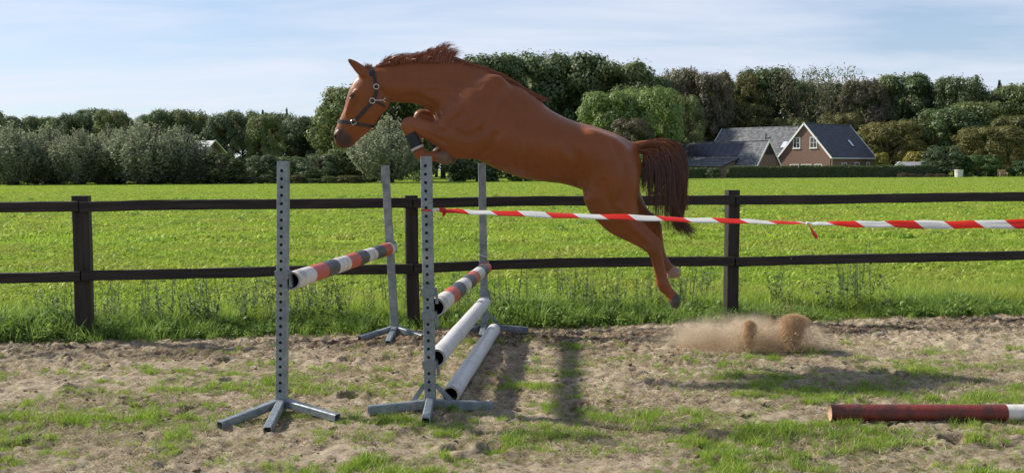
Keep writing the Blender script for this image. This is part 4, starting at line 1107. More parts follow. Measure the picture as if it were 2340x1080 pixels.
def crown_willow(seed, leaf=0.012):
    """upright spray of shoots from a pollard head"""
    r = np.random.default_rng(seed); Ps, Ns = [], []
    for i in range(230):
        a = r.uniform(0, 6.283); sp = r.uniform(0, 1) ** .6; L = r.uniform(.62, 1.0) * (1 - .22 * sp ** 2)
        m = 75; t = r.uniform(0.0, 1, m) ** .8
        rad = sp * (0.22 + 0.28 * np.sin(t * 2.0)) ; z = t * L * (1 - .10 * sp * t) - .12 * sp * t ** 3
        p = np.stack([np.cos(a) * rad, np.sin(a) * rad, z], -1) + r.normal(0, .022, (m, 3)); Ps.append(p)
        Ns.append(np.stack([np.cos(a) + 0 * t, np.sin(a) + 0 * t, .5 + 0 * t], -1) + r.normal(0, .8, (m, 3)))
    return leaf_quads(np.concatenate(Ps), np.concatenate(Ns), leaf, r, long=1.9)
CROWN = {}
def crown_mesh(key):
    if key in CROWN: return CROWN[key]
    kind, s = key
    if kind == 'oak': V, F = crown_oak(100 + s, 90, 420, 0.0130, gap=.03, rl=(.075, .14))
    elif kind == 'fine': V, F = crown_oak(200 + s, 130, 260, 0.0110, gap=.05, rl=(.055, .11), up=.5)
    elif kind == 'airy': V, F = crown_oak(300 + s, 80, 90, 0.0085, gap=.25, rl=(.06, .12), low=.15, up=.3)
    elif kind == 'bush': V, F = crown_oak(400 + s, 60, 170, 0.021, low=-.02, rl=(.09, .16), wide_at=.35)
    elif kind == 'globe': V, F = crown_oak(500 + s, 50, 200, 0.025, low=-.02, rl=(.10, .16), wide_at=.45)
    elif kind == 'conifer': V, F = crown_conifer(600 + s)
    elif kind == 'willow': V, F = crown_willow(700 + s)
    me = make_mesh('crown', V, F, [M_LEAF], smooth=False)
    CROWN[key] = me; return me
TRUNK = {}
def trunk_mesh(kind, s):
    key = (kind, s)
    if key in TRUNK: return TRUNK[key]
    r = np.random.default_rng(900 + s); mb = MB()
    if kind == 'willow':
        mb.tube([(0, 0, -.1), (.01, 0, .05), (0, .02, .25), (.02, 0, .36)], [.12, .095, .09, .13], 10)
        for i in range(9):
            a = r.uniform(0, 6.28); e = np.array([math.cos(a), math.sin(a), 0]) * r.uniform(.1, .3); mb.tube([(0.02, 0, .33), e * .5 + (0, 0, .55), e + (0, 0, r.uniform(.75, .95))], [.03, .015, .005], 6)
    else:
        mb.tube([(0, 0, -.05), (0, 0, .02), (.01, .005, .2), (-.005, .01, .45), (.01, 0, .8)], [.045, .032, .025, .018, .004], 9)
        for i in range(11):
            a = r.uniform(0, 6.28); z = r.uniform(.15, .6); e = np.array([math.cos(a), math.sin(a), 0]) * r.uniform(.18, .4)
            mb.tube([(0, 0, z), e * .45 + (0, 0, z + .08), e + (0, 0, min(.93, z + r.uniform(.15, .35)))], [.013, .008, .002], 5)
    me = make_mesh('trunk', mb.V, mb.F, [M_BARK], smooth=True); TRUNK[key] = me; return me
def plant(name, kind, s, x, y, w, h, color, label, cat='tree', group=None, rot=None, base=0.0):
    e = empty(name, (x, y, -0.05), label, cat, group)
    e.rotation_euler = (0, 0, random.uniform(0, 6.28) if rot is None else rot)
    c = bpy.data.objects.new('crown', crown_mesh((kind, s))); COL.objects.link(c); c.parent = e
    k = .07 if kind == 'willow' else base
    c.location = (0, 0, h * k); c.scale = (w, w, h * (1 - k)); c.color = (*color, 1)
    t = bpy.data.objects.new('trunk', trunk_mesh('willow' if kind == 'willow' else 'tree', s % 3)); COL.objects.link(t); t.parent = e
    t.scale = (w * .85, w * .85, h)
    return e
def plant_px(name, kind, s, u, wpx, vtop, Y, color, label, cat='tree', group=None, **k):
    top = W(u, vtop, Y)
    jit = 1 + random.uniform(-.12, .12)
    wpx *= 1.18 if kind in ('oak', 'fine', 'airy') else 1.0
    return plant(name, kind, s, top[0], Y, wpx * Y / FPX, top[2] * 1.0, tuple(q * jit for q in color), label, cat, group, **k)
DARK, DEEP, MID, FRESH = (0.112, 0.158, 0.056), (0.078, 0.114, 0.048), (0.160, 0.198, 0.066), (0.225, 0.305, 0.090)
OLIVE, BROWN, RUST, WILLOW = (0.140, 0.150, 0.045), (0.172, 0.158, 0.084), (0.152, 0.132, 0.080), (0.225, 0.250, 0.150)
YELLOW, AUTUMN, BLUEG = (0.27, 0.24, 0.04), (0.168, 0.158, 0.046), (0.116, 0.155, 0.076)

for i, u in enumerate(range(-640, -50, 52)):
    plant_px('dark_tree', 'oak', i % 3, u, 100, 258 + (i * 7) % 16, 172 + (i * 5) % 9, [DARK, BLUEG, MID][i % 3], 'dark green tree continuing the far row beyond the left edge of the picture', 'tree', 'far row beyond the left edge')
# pollard willows along the far left edge of the field
ords = ['leftmost', 'second from the left', 'third from the left', 'fourth from the left', 'fifth from the left', 'rightmost']
for i, (u, wd, vt) in enumerate([(25, 160, 268), (108, 150, 274), (176, 140, 280), (243, 150, 276), (326, 185, 262), (406, 165, 274)]):
    plant_px('willow_tree', 'willow', i % 3, u, wd, vt, 116 + (i % 2) * 2.5, WILLOW, 'grey green pollard willow at the far field edge, %s of the row' % ords[i], 'tree', 'pollard willows along the field edge')
# row of dark trees behind willows and barn
rr_ = np.random.default_rng(77)
NTH = ['first', 'second', 'third', 'fourth', 'fifth', 'sixth', 'seventh', 'eighth', 'ninth', 'tenth', 'eleventh', 'twelfth', 'thirteenth', 'fourteenth', 'fifteenth', 'sixteenth', 'seventeenth', 'eighteenth', 'nineteenth', 'twentieth']
for i, u in enumerate(range(-30, 745, 42)):
    plant_px('dark_tree', ['oak', 'fine', 'oak'][i % 3], i % 3, u + rr_.uniform(-8, 8), rr_.uniform(75, 105), rr_.uniform(246, 268), 172 + rr_.uniform(-6, 10), [DARK, BLUEG, DARK, MID][i % 4],
             'dark green tree in the even far row behind the willows, %s from the left' % NTH[i], 'tree', 'row of dark trees behind the willows')
for i, (u, vt) in enumerate([(225, 246), (655, 243), (600, 247)]):
    plant_px('spruce_tree', 'conifer', i % 2, u, 42, vt, 182, DEEP, 'pointed spruce tip just above the far left tree row, %s' % ('leftmost of three', 'rightmost of three', 'middle one of three')[i], 'tree', 'spruces in the far left row')
# the wood behind, left to right
wood = [
 ('oak', 0, 798, 165, 196, 168, MID, 'rounded oak rising behind the horse’s muzzle'),
 ('oak', 1, 900, 200, 170, 178, DARK, 'dark oak behind the horse’s throat and neck'),
 ('oak', 2, 1010, 190, 150, 184, DARK, 'dark oak hidden behind the horse’s shoulder'),
 ('oak', 0, 1120, 170, 124, 190, DARK, 'tall dark oak just right of the horse’s mane'),
 ('oak', 2, 1218, 190, 116, 194, DARK, 'tallest dark oak above the horse’s back'),
 ('oak', 1, 1318, 180, 122, 192, DARK, 'broad dark oak above the horse’s loins'),
 ('oak', 0, 1415, 165, 138, 188, MID, 'oak with lit upper boughs behind the fresh green trees'),
 ('oak', 2, 1480, 120, 172, 186, DARK, 'lower dark oak at the right shoulder of the oak group'),
 ('fine', 0, 1545, 120, 153, 192, BROWN, 'brown autumn tree left of the small spruce tip'),
 ('fine', 1, 1612, 125, 164, 190, RUST, 'reddish brown beech in the wood behind the house'),
 ('fine', 2, 1682, 110, 160, 196, AUTUMN, 'olive tinged tree between the brown beeches'),
 ('oak', 1, 1748, 140, 152, 200, DARK, 'dark green tree above the left wing of the house'),
 ('airy', 0, 1826, 135, 146, 192, BROWN, 'thin leaved tree with see through twigs left of the bushier one'),
 ('airy', 1, 1905, 150, 146, 194, OLIVE, 'bushy thinning tree directly above the house roof'),
 ('fine', 0, 1976, 115, 178, 192, RUST, 'dull brown tree right of the thinning trees'),
 ('oak', 0, 2062, 150, 168, 194, DARK, 'dense dark rounded tree right of the dull brown one'),
 ('oak', 2, 2130, 100, 186, 192, DEEP, 'low dark tree next to the dense rounded tree'),
 ('fine', 1, 2192, 125, 172, 188, DARK, 'ragged topped dark tree towards the right edge'),
 ('oak', 1, 2345, 150, 188, 186, MID, 'green tree cut by the right edge of the picture'),
 ('oak', 2, 2470, 190, 180, 188, DARK, 'dark tree beyond the right edge of the wood'),
 ('oak', 0, 2600, 200, 175, 188, DARK, 'farthest right dark tree of the wood'),
]
for kind, s, u, wd, vt, Y, c, lab in wood:
    plant_px('oak_tree' if kind == 'oak' else 'woodland_tree', kind, s, u, wd, vt, Y, c, lab, 'tree', 'trees of the wood behind the field')
for u, vt, wd, lab in ((1579, 146, 34, 'small spruce tip between the brown trees'), (2232, 166, 52, 'pointed spruce standing above the trees at right'), (2284, 178, 62, 'wide spruce nearest the right edge')):
    plant_px('spruce_tree', 'conifer', int(u) % 2, u, wd, vt, 200, DEEP, lab, 'tree')
# second rank that closes the wood
for i, u in enumerate(range(735, 2620, 66)):
    vt = np.interp(u, (735, 850, 1080, 1300, 1500, 1900, 2100, 2400, 2600), (258, 205, 150, 142, 176, 178, 198, 204, 200)) + rr_.uniform(-8, 10)
    plant_px('dark_tree', 'oak', i % 3, u + rr_.uniform(-10, 10), rr_.uniform(110, 150), vt, 212 + rr_.uniform(-5, 10), [DEEP, DARK, BLUEG][i % 3],
             'dark tree in the shaded second rank of the wood', 'tree', 'second rank of the wood')
# nearer trees round the house
mids = [
 ('round_tree', 'oak', 1, 1392, 140, 208, 165, FRESH, 'fresh green round tree above the horse’s croup, left of the pair'),
 ('round_tree', 'oak', 2, 1482, 140, 196, 166, FRESH, 'fresh green round tree above the tail, right of the pair'),
 ('russet_shrub', 'fine', 1, 1440, 100, 268, 160, RUST, 'russet shrub below the pair of fresh green trees'),
 ('garden_tree', 'fine', 2, 1565, 80, 214, 172, MID, 'narrow dull green tree between the fresh green pair and the olive tree'),
 ('olive_tree', 'fine', 0, 1598, 150, 252, 192, OLIVE, 'olive green spreading tree left of the house, lower half of two'),
 ('olive_tree', 'fine', 1, 1688, 160, 236, 194, OLIVE, 'olive green spreading tree behind the house’s left wing'),
 ('garden_tree', 'fine', 0, 1802, 95, 266, 188, OLIVE, 'small tree top peeping over the ridge left of the gable'),
 ('garden_tree', 'fine', 2, 1918, 110, 255, 186, AUTUMN, 'yellowing tree top over the main roof ridge'),
 ('autumn_tree', 'fine', 1, 2030, 150, 276, 176, AUTUMN, 'orange tinged bushy tree right of the house gable end'),
 ('autumn_tree', 'fine', 0, 2092, 120, 270, 180, OLIVE, 'olive bushy tree right of the orange tinged one'),
 ('dark_tree', 'oak', 0, 2160, 150, 246, 178, DARK, 'dark tree behind the white garden shed'),
 ('dark_tree', 'oak', 1, 2235, 150, 232, 180, MID, 'mid green tree left of the right hand yellow olive one'),
 ('yellow_olive_tree', 'fine', 2, 2262, 150, 286, 160, AUTUMN, 'yellow olive tree above the light green shrubs'),
 ('yellow_olive_tree', 'fine', 1, 2345, 150, 262, 164, OLIVE, 'olive tree at the right edge above the wooden chair'),
 ('dark_shrub', 'bush', 0, 2158, 120, 330, 152, DEEP, 'dark evergreen shrub at the right end of the long hedge'),
 ('light_shrub', 'bush', 1, 2242, 95, 352, 150, (0.075, 0.135, 0.035), 'light green shrub right of the white barrel'),
 ('light_shrub', 'bush', 2, 2340, 75, 366, 148, (0.065, 0.12, 0.035), 'light green shrub at the right edge beside the wooden chair'),
 ('globe_shrub', 'globe', 0, 2012, 46, 347, 163, YELLOW, 'small yellow green globe shrub against the house wall'),
 ('globe_shrub', 'globe', 1, 2096, 72, 345, 165, YELLOW, 'wider yellow green globe shrub behind the white garden shed'),
 ('dark_shrub', 'bush', 1, 1632, 42, 381, 150, DEEP, 'dark loose shrub in the gap between the two clipped hedges'),
 ('silver_willow', 'willow', 1, 884, 175, 252, 118, WILLOW, 'silvery willow bush below the horse’s throat'),
 ('round_bush', 'bush', 0, 508, 118, 344, 116, (0.062, 0.085, 0.026), 'round olive bush right of the willow row'),
 ('dark_shrub', 'bush', 2, 975, 130, 300, 124, DARK, 'dark shrub behind the near standard and forelegs'),
 ('dark_shrub', 'bush', 0, 1090, 160, 318, 126, DEEP, 'dark shrub under the horse’s girth'),
 ('dark_shrub', 'bush', 1, 1230, 170, 332, 128, DEEP, 'dark shrub hidden mostly by the horse’s belly'),
 ('dark_shrub', 'bush', 2, 1370, 160, 340, 132, DEEP, 'dark shrub behind the horse’s flank'),
 ('dark_shrub', 'bush', 0, 1500, 150, 345, 136, DARK, 'dark shrub behind the tail'),
 ('hedge_bush', 'bush', 1, 600, 100, 352, 122, BLUEG, 'dark hedge bush next to the round olive bush'),
 ('hedge_bush', 'bush', 2, 660, 110, 356, 123, DARK, 'dark hedge bush behind the top of the leftmost standard'),
 ('hedge_bush', 'bush', 0, 725, 120, 350, 122, BLUEG, 'dark hedge bush right of the leftmost standard'),
 ('hedge_bush', 'bush', 1, 790, 110, 338, 124, MID, 'dark hedge bush left of the silvery willow'),
]
for nm, kind, s, u, wd, vt, Y, c, lab in mids:
    plant_px(nm, kind, s, u, wd, vt, Y, c, lab, 'shrub' if ('shrub' in nm or 'bush' in nm) else 'tree')
# dark undergrowth at the feet of the willows
for i, u in enumerate(range(-20, 470, 44)):
    plant_px('undergrowth_shrub', 'bush', i % 3, u + rr_.uniform(-10, 10), rr_.uniform(60, 90), rr_.uniform(372, 398), 121 + rr_.uniform(-1, 2), [DEEP, DARK, BLUEG][i % 3],
             'dark undergrowth shrub at the feet of the willows', 'shrub', 'undergrowth below the willows')
# strip of low weeds at the far edge
for i, u in enumerate(range(430, 830, 36)):
    plant_px('weed_clump', 'bush', i % 3, u + rr_.uniform(-8, 8), rr_.uniform(44, 70), rr_.uniform(398, 408), 115.5 + rr_.uniform(-.6, .6), [(0.10, 0.125, 0.04), (0.12, 0.12, 0.045), (0.085, 0.12, 0.035)][i % 3],
             'low weed clump along the far edge of the field left of the silvery willow', 'weeds', 'weeds along the far field edge')
for i, u in enumerate(range(2065, 2185, 20)):
    plant_px('dry_weed_clump', 'bush', i % 3, u + rr_.uniform(-4, 4), rr_.uniform(22, 34), rr_.uniform(393, 399), 147.5, (0.14, 0.105, 0.06), 'low clump of dry brown weeds at the foot of the long hedge', 'weeds', 'dry weeds by the hedge')

def hedge(name, xa, xb, y, h, d, color, label, seed):
    """clipped hedge: a leafy skin over a closed box of twigs"""
    r = np.random.default_rng(seed); e = empty(name, ((xa + xb) / 2, y, 0), label, 'hedge', None)
    L = xb - xa; n = int(L * 520)
    f = r.uniform(0, 1, n); P = np.zeros((n, 3)); N = np.zeros((n, 3))
    top = f < .35; fr = (f >= .35) & (f < .9); en = f >= .9
    lw = lambda x: h + .10 * (fbm(x * .5, x * 0 + 3, 3, seed) - .5) * 2
    P[:, 0] = r.uniform(xa, xb, n); P[:, 1] = y + r.uniform(-d / 2, d / 2, n); P[:, 2] = lw(P[:, 0]) + r.normal(0, .05, n); N[:] = (0, 0, 1)
    P[fr, 1] = y - d / 2 + r.normal(0, .06, fr.sum()); P[fr, 2] = r.uniform(0, 1, fr.sum()) * lw(P[fr, 0]); N[fr] = (0, -1, .25)
    P[en, 0] = np.where(r.random(en.sum()) < .5, xa, xb) + r.normal(0, .05, en.sum()); P[en, 2] = r.uniform(0, h, en.sum()); N[en] = (np.sign(P[en, 0] - (xa + xb) / 2)[:, None] * np.array([[1, 0, .2]]))
    V, F = leaf_quads(P, N + r.normal(0, .45, N.shape), 0.075, r)
    o_ = obj('foliage', V, F, [M_LEAF], e); o_.color = (*color, 1)
    mb = MB(); mb.box(((xa + xb) / 2, y, h / 2 - .06), (L - .14, d - .14, h - .1)); mb.build('twigs', [M_BARK], e)
    return e
HEDGE_C = (0.075, 0.115, 0.032)
hx = lambda u, Y: W(u, 400, Y)[0]
hedge('clipped_hedge', hx(1662, 150), hx(2140, 150), 150, W(1900, 380, 150)[2], 1.5, HEDGE_C, 'long clipped green hedge in front of the brick house', 61)
hedge('clipped_hedge', hx(1560, 151), hx(1614, 151), 151, W(1590, 385, 151)[2], 1.4, HEDGE_C, 'short clipped hedge stub left of the brick shed wall', 62)
hedge('clipped_hedge', hx(560, 127), hx(870, 127), 127, W(650, 362, 127)[2], 1.6, (0.04, .062, .024), 'shaggy dark hedge behind the bushes at the far edge', 63)

# ================================================================== HOUSES
def brick_mat(name, c1, c2, mortar):
    m = bpy.data.materials.new(name); m.use_nodes = True; N, L = m.node_tree.nodes, m.node_tree.links
    bs = N['Principled BSDF']; bs.inputs['Roughness'].default_value = 0.9; bs.inputs['Specular IOR Level'].default_value = 0.15
    tc = N.new('ShaderNodeTexCoord'); nz = N.new('ShaderNodeTexNoise'); nz.inputs['Scale'].default_value = 3.2; nz.inputs['Detail'].default_value = 8; nz.inputs['Roughness'].default_value = .75
    L.new(tc.outputs['Object'], nz.inputs['Vector'])
    sp = N.new('ShaderNodeSeparateXYZ'); L.new(tc.outputs['Object'], sp.inputs[0])
    w = N.new('ShaderNodeMath'); w.operation = 'MULTIPLY'; w.inputs[1].default_value = 1 / .065; L.new(sp.outputs['Z'], w.inputs[0])
    fr = N.new('ShaderNodeMath'); fr.operation = 'FRACT'; L.new(w.outputs[0], fr.inputs[0]); lt = N.new('ShaderNodeMath'); lt.operation = 'LESS_THAN'; lt.inputs[1].default_value = .17; L.new(fr.outputs[0], lt.inputs[0])
    rp = N.new('ShaderNodeValToRGB'); rp.color_ramp.elements[0].position = .35; rp.color_ramp.elements[1].position = .65; rp.color_ramp.elements[0].color = (*c1, 1); rp.color_ramp.elements[1].color = (*c2, 1)
    L.new(nz.outputs['Fac'], rp.inputs['Fac'])
    mx = N.new('ShaderNodeMix'); mx.data_type = 'RGBA'; mx.inputs['B'].default_value = (*mortar, 1); L.new(lt.outputs[0], mx.inputs['Factor']); L.new(rp.outputs['Color'], mx.inputs['A']); L.new(mx.outputs['Result'], bs.inputs['Base Color'])
    return m
M_BRICK = brick_mat('pinkish_brick', (0.155, 0.085, 0.064), (0.225, 0.135, 0.105), (0.26, 0.22, 0.19))
M_BRICKD = brick_mat('brown_brick', (0.16, 0.09, 0.07), (0.24, 0.14, 0.11), (0.25, 0.22, 0.2))
M_SLATE = mat('dark_roof_tiles', (0.040, 0.046, 0.058), 0.6, var=(0.070, 0.078, 0.095), nscale=1.6, detail=8)
M_OLDTILE = mat('weathered_roof_tiles', (0.080, 0.086, 0.098), 0.85, var=(0.25, 0.25, 0.245), nscale=2.0, detail=9, lo=.38, hi=.72)
M_PANEL = mat('solar_cells', (0.030, 0.026, 0.045), 0.25, var=(0.045, 0.04, 0.062), nscale=2, spec=.5)
M_TRIM = mat('white_trim', (0.80, 0.80, 0.78), 0.5)
M_GLASS = mat('window_glass', (0.035, 0.04, 0.045), 0.08, spec=.8)
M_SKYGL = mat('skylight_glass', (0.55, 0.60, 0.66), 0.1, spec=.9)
M_DARKBOARD = mat('dark_boarding', (0.02, 0.02, 0.024), 0.7)
M_LEAD = mat('dark_metal_pipe', (0.05, 0.05, 0.055), 0.6)
HG, HR = np.array([math.cos(R(45)), -math.sin(R(45)), 0]), np.array([math.sin(R(45)), math.cos(R(45)), 0])
HO = np.array([W(1897, 380, 158)[0], 158.0, 0.0])
def L3(p, q, z): return HO + HG * p + HR * q + np.array([0, 0, z])
def tiled_slope(name, a, b, c, d, mat_, parent, course=0.34, th=0.035):
    """a,b eave corners, d,c ridge corners: overlapping courses of tiles, each course its own step"""
    a, b, c, d = (np.array(x, float) for x in (a, b, c, d)); L = np.linalg.norm(d - a); n = max(2, int(L / course)); mb = MB()
    nn = np.cross(b - a, d - a); nn /= np.linalg.norm(nn)
    if nn[2] < 0: nn = -nn
    for i in range(n):
        t0, t1 = i / n, min(1, (i + 1.12) / n)
        p = [a + (d - a) * t0 + nn * th, b + (c - b) * t0 + nn * th, b + (c - b) * t1 + nn * .004, a + (d - a) * t1 + nn * .004, a + (d - a) * t0 - nn * .02, b + (c - b) * t0 - nn * .02]
        mb.add(p, [(0, 1, 2, 3), (4, 5, 1, 0)])
    mb.add([a - nn * .03, b - nn * .03, c - nn * .03, d - nn * .03], [(3, 2, 1, 0)])
    o_ = mb.build(name, [mat_], parent); return o_
def board(mb, a, b, w, th, up): mb.beam(a, b, th, w, up=up)
def gabled(parent, p0, p1, q0, q1, ez, rz, axis, wall_m, roof_m, over=0.35, gable_over=0.25, rake=('a',), trim=True):
    """axis 'q': ridge runs along q at mid p; axis 'p': ridge along p at mid q"""
    if axis == 'q':
        m = (p0 + p1) / 2; T = lambda s, l, z: L3(m + s, l, z); hw_ = (p1 - p0) / 2; l0, l1 = q0, q1
    else:
        m = (q0 + q1) / 2; T = lambda s, l, z: L3(l, m + s, z); hw_ = (q1 - q0) / 2; l0, l1 = p0, p1
    V = [T(-hw_, l0, 0), T(hw_, l0, 0), T(hw_, l1, 0), T(-hw_, l1, 0), T(-hw_, l0, ez), T(hw_, l0, ez), T(hw_, l1, ez), T(-hw_, l1, ez), T(0, l0, rz - .12), T(0, l1, rz - .12)]
    obj('wall', V, [(0, 1, 5, 8, 4), (2, 3, 7, 9, 6), (1, 2, 6, 5), (3, 0, 4, 7), (4, 8, 9, 7), (8, 5, 6, 9)], [wall_m], parent)
    sl = (rz - ez) / hw_; eo = hw_ + over; eze = ez - over * sl
    la, lb = l0 - gable_over, l1 + gable_over
    for s in (-1, 1):
        tiled_slope('roof_slope', T(s * eo, la, eze), T(s * eo, lb, eze), T(0, lb, rz), T(0, la, rz), roof_m, parent)
    mb = MB(); mb.tube([T(0, la, rz + .01), T(0, lb, rz + .01)], [.10, .10], 8); mb.build('ridge_cap', [roof_m], parent, True)
    if trim:
        for l, sgn in ((la, -1), (lb, 1)):
            if ('a' if sgn < 0 else 'b') not in rake: continue
            for s in (-1, 1):
                mb = MB(); a_, b_ = T(s * eo, l + sgn * .03, eze - .02), T(0, l + sgn * .03, rz - .02); dirv = (b_ - a_) / np.linalg.norm(b_ - a_)
                lat = T(0, 1, 0) - T(0, 0, 0); up = np.cross(lat, dirv); 
                mb.beam(a_, b_ + dirv * .05, .05, .26, up=up); mb.build('bargeboard', [M_TRIM], parent)
        for s in (-1, 1):
            mb = MB(); mb.beam(T(s * (eo + .03), la, eze - .02), T(s * (eo + .03), lb, eze - .02), .14, .13); mb.build('gutter', [M_TRIM], parent)
    return T, eo, eze
def window(parent, c, ex, nrm, w, h, cols=2, rows=2, arch=False):
    """framed window standing proud of the wall"""
    c, ex, nrm = np.array(c, float), np.array(ex, float), np.array(nrm, float); ez = np.array([0, 0, 1.0]); A = (ex, nrm, ez); mb = MB(); t = .09
    for (x, z, sx, sz) in ((0, h / 2 - t / 2, w, t), (0, -h / 2 + t / 2, w, t), (-w / 2 + t / 2, 0, t, h - 2 * t), (w / 2 - t / 2, 0, t, h - 2 * t)): mb.box(c + ex * x + ez * z + nrm * .03, (sx, .08, sz), A)
    for i in range(1, cols): mb.box(c + ex * (-w / 2 + w * i / cols) + nrm * .025, (.05, .05, h - 2 * t), A)
    for i in range(1, rows): mb.box(c + ez * (-h / 2 + h * i / rows) + nrm * .022, (w - 2 * t, .05, .05), A)
    f = mb.build('window', [M_TRIM], parent)
    mb = MB(); mb.box(c + nrm * .012, (w - .06, .02, h - .06), A); mb.build('pane', [M_GLASS], f)
    mb = MB(); mb.box(c + nrm * .06 - ez * (h / 2 + .05), (w + .16, .16, .07), A); mb.build('sill', [M_TRIM], f)
house = empty('brick_house', tuple(HO), 'pinkish brick house with a steep dark tiled roof and white bargeboards', 'house')
T, eo, eze = gabled(house, -8.5, 0, 0, 13.7, 3.25, 8.1, 'q', M_BRICK, M_SLATE, rake=('a', 'b'))
for p in (-5.55, -2.75): window(house, L3(p, -.0, 5.2), HG, -HR, 1.2, 1.65)
for p, w_ in ((-5.9, 1.5), (-3.9, 1.7), (-1.9, 1.2)): window(house, L3(p, 0, 1.25), HG, -HR, w_, 1.45)
for q, w_, h_ in ((4.2, 1.5, 1.9), (8.2, 1.4, 1.5), (11.8, 1.0, 1.5)): window(house, L3(0, q, 1.5 if h_ < 1.8 else 1.2), HR, HG, w_, h_)
def skylight(parent, p, q, sgn_axis, w, h, rz, ez, hw_, m, ridge_axis='q'):
    """roof window lying on a slope; p or q gives the position across the slope"""
    if ridge_axis == 'q': f = lambda a, b, off: L3(p + a, q + b, 0) + np.array([0, 0, rz - abs(p + a - m) * (rz - ez) / hw_ + off])
    else: f = lambda a, b, off: L3(p + b, q + a, 0) + np.array([0, 0, rz - abs(q + a - m) * (rz - ez) / hw_ + off])
    mb = MB(); V = [f(a, b, o_) for o_ in (.0, .16) for a, b in ((-h / 2, -w / 2), (h / 2, -w / 2), (h / 2, w / 2), (-h / 2, w / 2))]
    mb.add(V, [(3, 2, 1, 0), (0, 1, 5, 4), (1, 2, 6, 5), (2, 3, 7, 6), (3, 0, 4, 7), (4, 5, 6, 7)]); fr = mb.build('skylight', [M_LEAD], parent)
    V = [f(a * .8, b * .8, .175) for a, b in ((-h / 2, -w / 2), (h / 2, -w / 2), (h / 2, w / 2), (-h / 2, w / 2))]
    V += [v - np.array([0, 0, .02]) for v in V]
    obj('glass', V, [(0, 1, 2, 3), (0, 4, 5, 1), (1, 5, 6, 2), (2, 6, 7, 3), (3, 7, 4, 0)], [M_SKYGL], fr)
skylight(house, -1.6, 9.3, 1, .8, 1.0, 8.1, 3.25, 4.25, -4.25)
mb = MB(); mb.tube([L3(-.05, .3, 3.0), L3(.15, .25, 2.7), L3(.08, .2, 0)], [.06, .05, .05], 8); mb.build('downpipe', [M_TRIM], house, True)
# left wing behind
wing = empty('house_wing', tuple(L3(-14, 8, 0)), 'long house wing with weathered grey tiles joined behind the gable', 'house')
gabled(wing, -24, -4.6, 3, 13, 3.1, 8.0, 'p', M_BRICKD, M_OLDTILE, rake=('a',), trim=True)
skylight(wing, -10.6, 4.9, 1, 1.0, 1.2, 8.0, 3.1, 5.0, 8.0, 'p')
for (p, q, h_) in ((-9.3, 7.0, 1.3), (-14.6, 6.0, .9)):
    z = 8.0 - abs(q - 8) * 4.9 / 5; mb = MB(); mb.tube([L3(p, q, z - .2), L3(p, q, z + h_)], [.11, .10], 10); mb.tube([L3(p, q, z + h_ - .2), L3(p, q, z + h_ - .05)], [.16, .16], 10); mb.build('flue_pipe', [M_LEAD], wing, True)
# garage with solar panels
gp = -15.6; q_near = -0.2
def garage_front():
    c = np.array([W(1730, 380, 157)[0], 157., 0]) - HO; return c @ HG, c @ HR
gp, gq = garage_front()
garage = empty('garage', tuple(L3(gp - 7, gq + 3, 0)), 'low brick garage with solar panels on its roof and a white edged gable', 'garage')
gT, geo, geze = gabled(garage, gp - 17, gp, gq, gq + 6.0, 2.1, 5.45, 'p', M_BRICKD, M_OLDTILE, rake=('b',), over=.3, gable_over=.2)
gsl = (5.45 - 2.1) / 3.0
obj('gable_boarding', [L3(gp + .04, gq + 1.35, 3.45), L3(gp + .04, gq + 4.65, 3.45), L3(gp + .04, gq + 3, 5.25), L3(gp + .10, gq + 1.35, 3.45), L3(gp + .10, gq + 4.65, 3.45), L3(gp + .10, gq + 3, 5.25)],
    [(3, 4, 5), (0, 2, 1), (0, 1, 4, 3), (1, 2, 5, 4), (2, 0, 3, 5)], [M_DARKBOARD], garage)
for k in range(11):
    pa, pb = gp - 4.0 - k * 1.16, gp - 4.0 - k * 1.16 - 1.12
    zf = lambda q: 2.1 + (q - gq) * gsl
    qa, qb = gq + .95, gq + 2.62
    V = [L3(p, q, zf(q) + o_) for o_ in (.06, .14) for p, q in ((pa, qa), (pb, qa), (pb, qb), (pa, qb))]
    obj('solar_panel', V, [(3, 2, 1, 0), (0, 1, 5, 4), (1, 2, 6, 5), (2, 3, 7, 6), (3, 0, 4, 7), (4, 5, 6, 7)], [M_PANEL], garage)
# lean-to in front of the garage
lean = empty('lean_to_shed', tuple(L3(gp - 9, gq - 2, 0)), 'brick lean-to shed with a shallow grey tiled roof below the solar panels', 'shed')
lp0, lp1, lq = gp - 17, gp - 3.4, gq - 4.0
tiled_slope('roof_slope', L3(lp0, lq, 1.75), L3(lp1, lq, 1.75), L3(lp1, gq + .62, 2.98), L3(lp0, gq + .62, 2.98), M_OLDTILE, lean)
V = [L3(lp0, lq + .3, 0), L3(lp1 - .2, lq + .3, 0), L3(lp1 - .2, gq - .32, 0), L3(lp1 - .2, gq - .32, 2.62), L3(lp1 - .2, lq + .3, 1.75), L3(lp0, lq + .3, 1.75)]
obj('wall', V, [(0, 1, 4, 5), (1, 2, 3, 4)], [M_BRICKD], lean)
mb = MB(); mb.beam(L3(lp1 - .02, lq, 1.68), L3(lp1 - .02, gq + .5, 2.86), .05, .2); mb.build('bargeboard', [M_LEAD], lean)
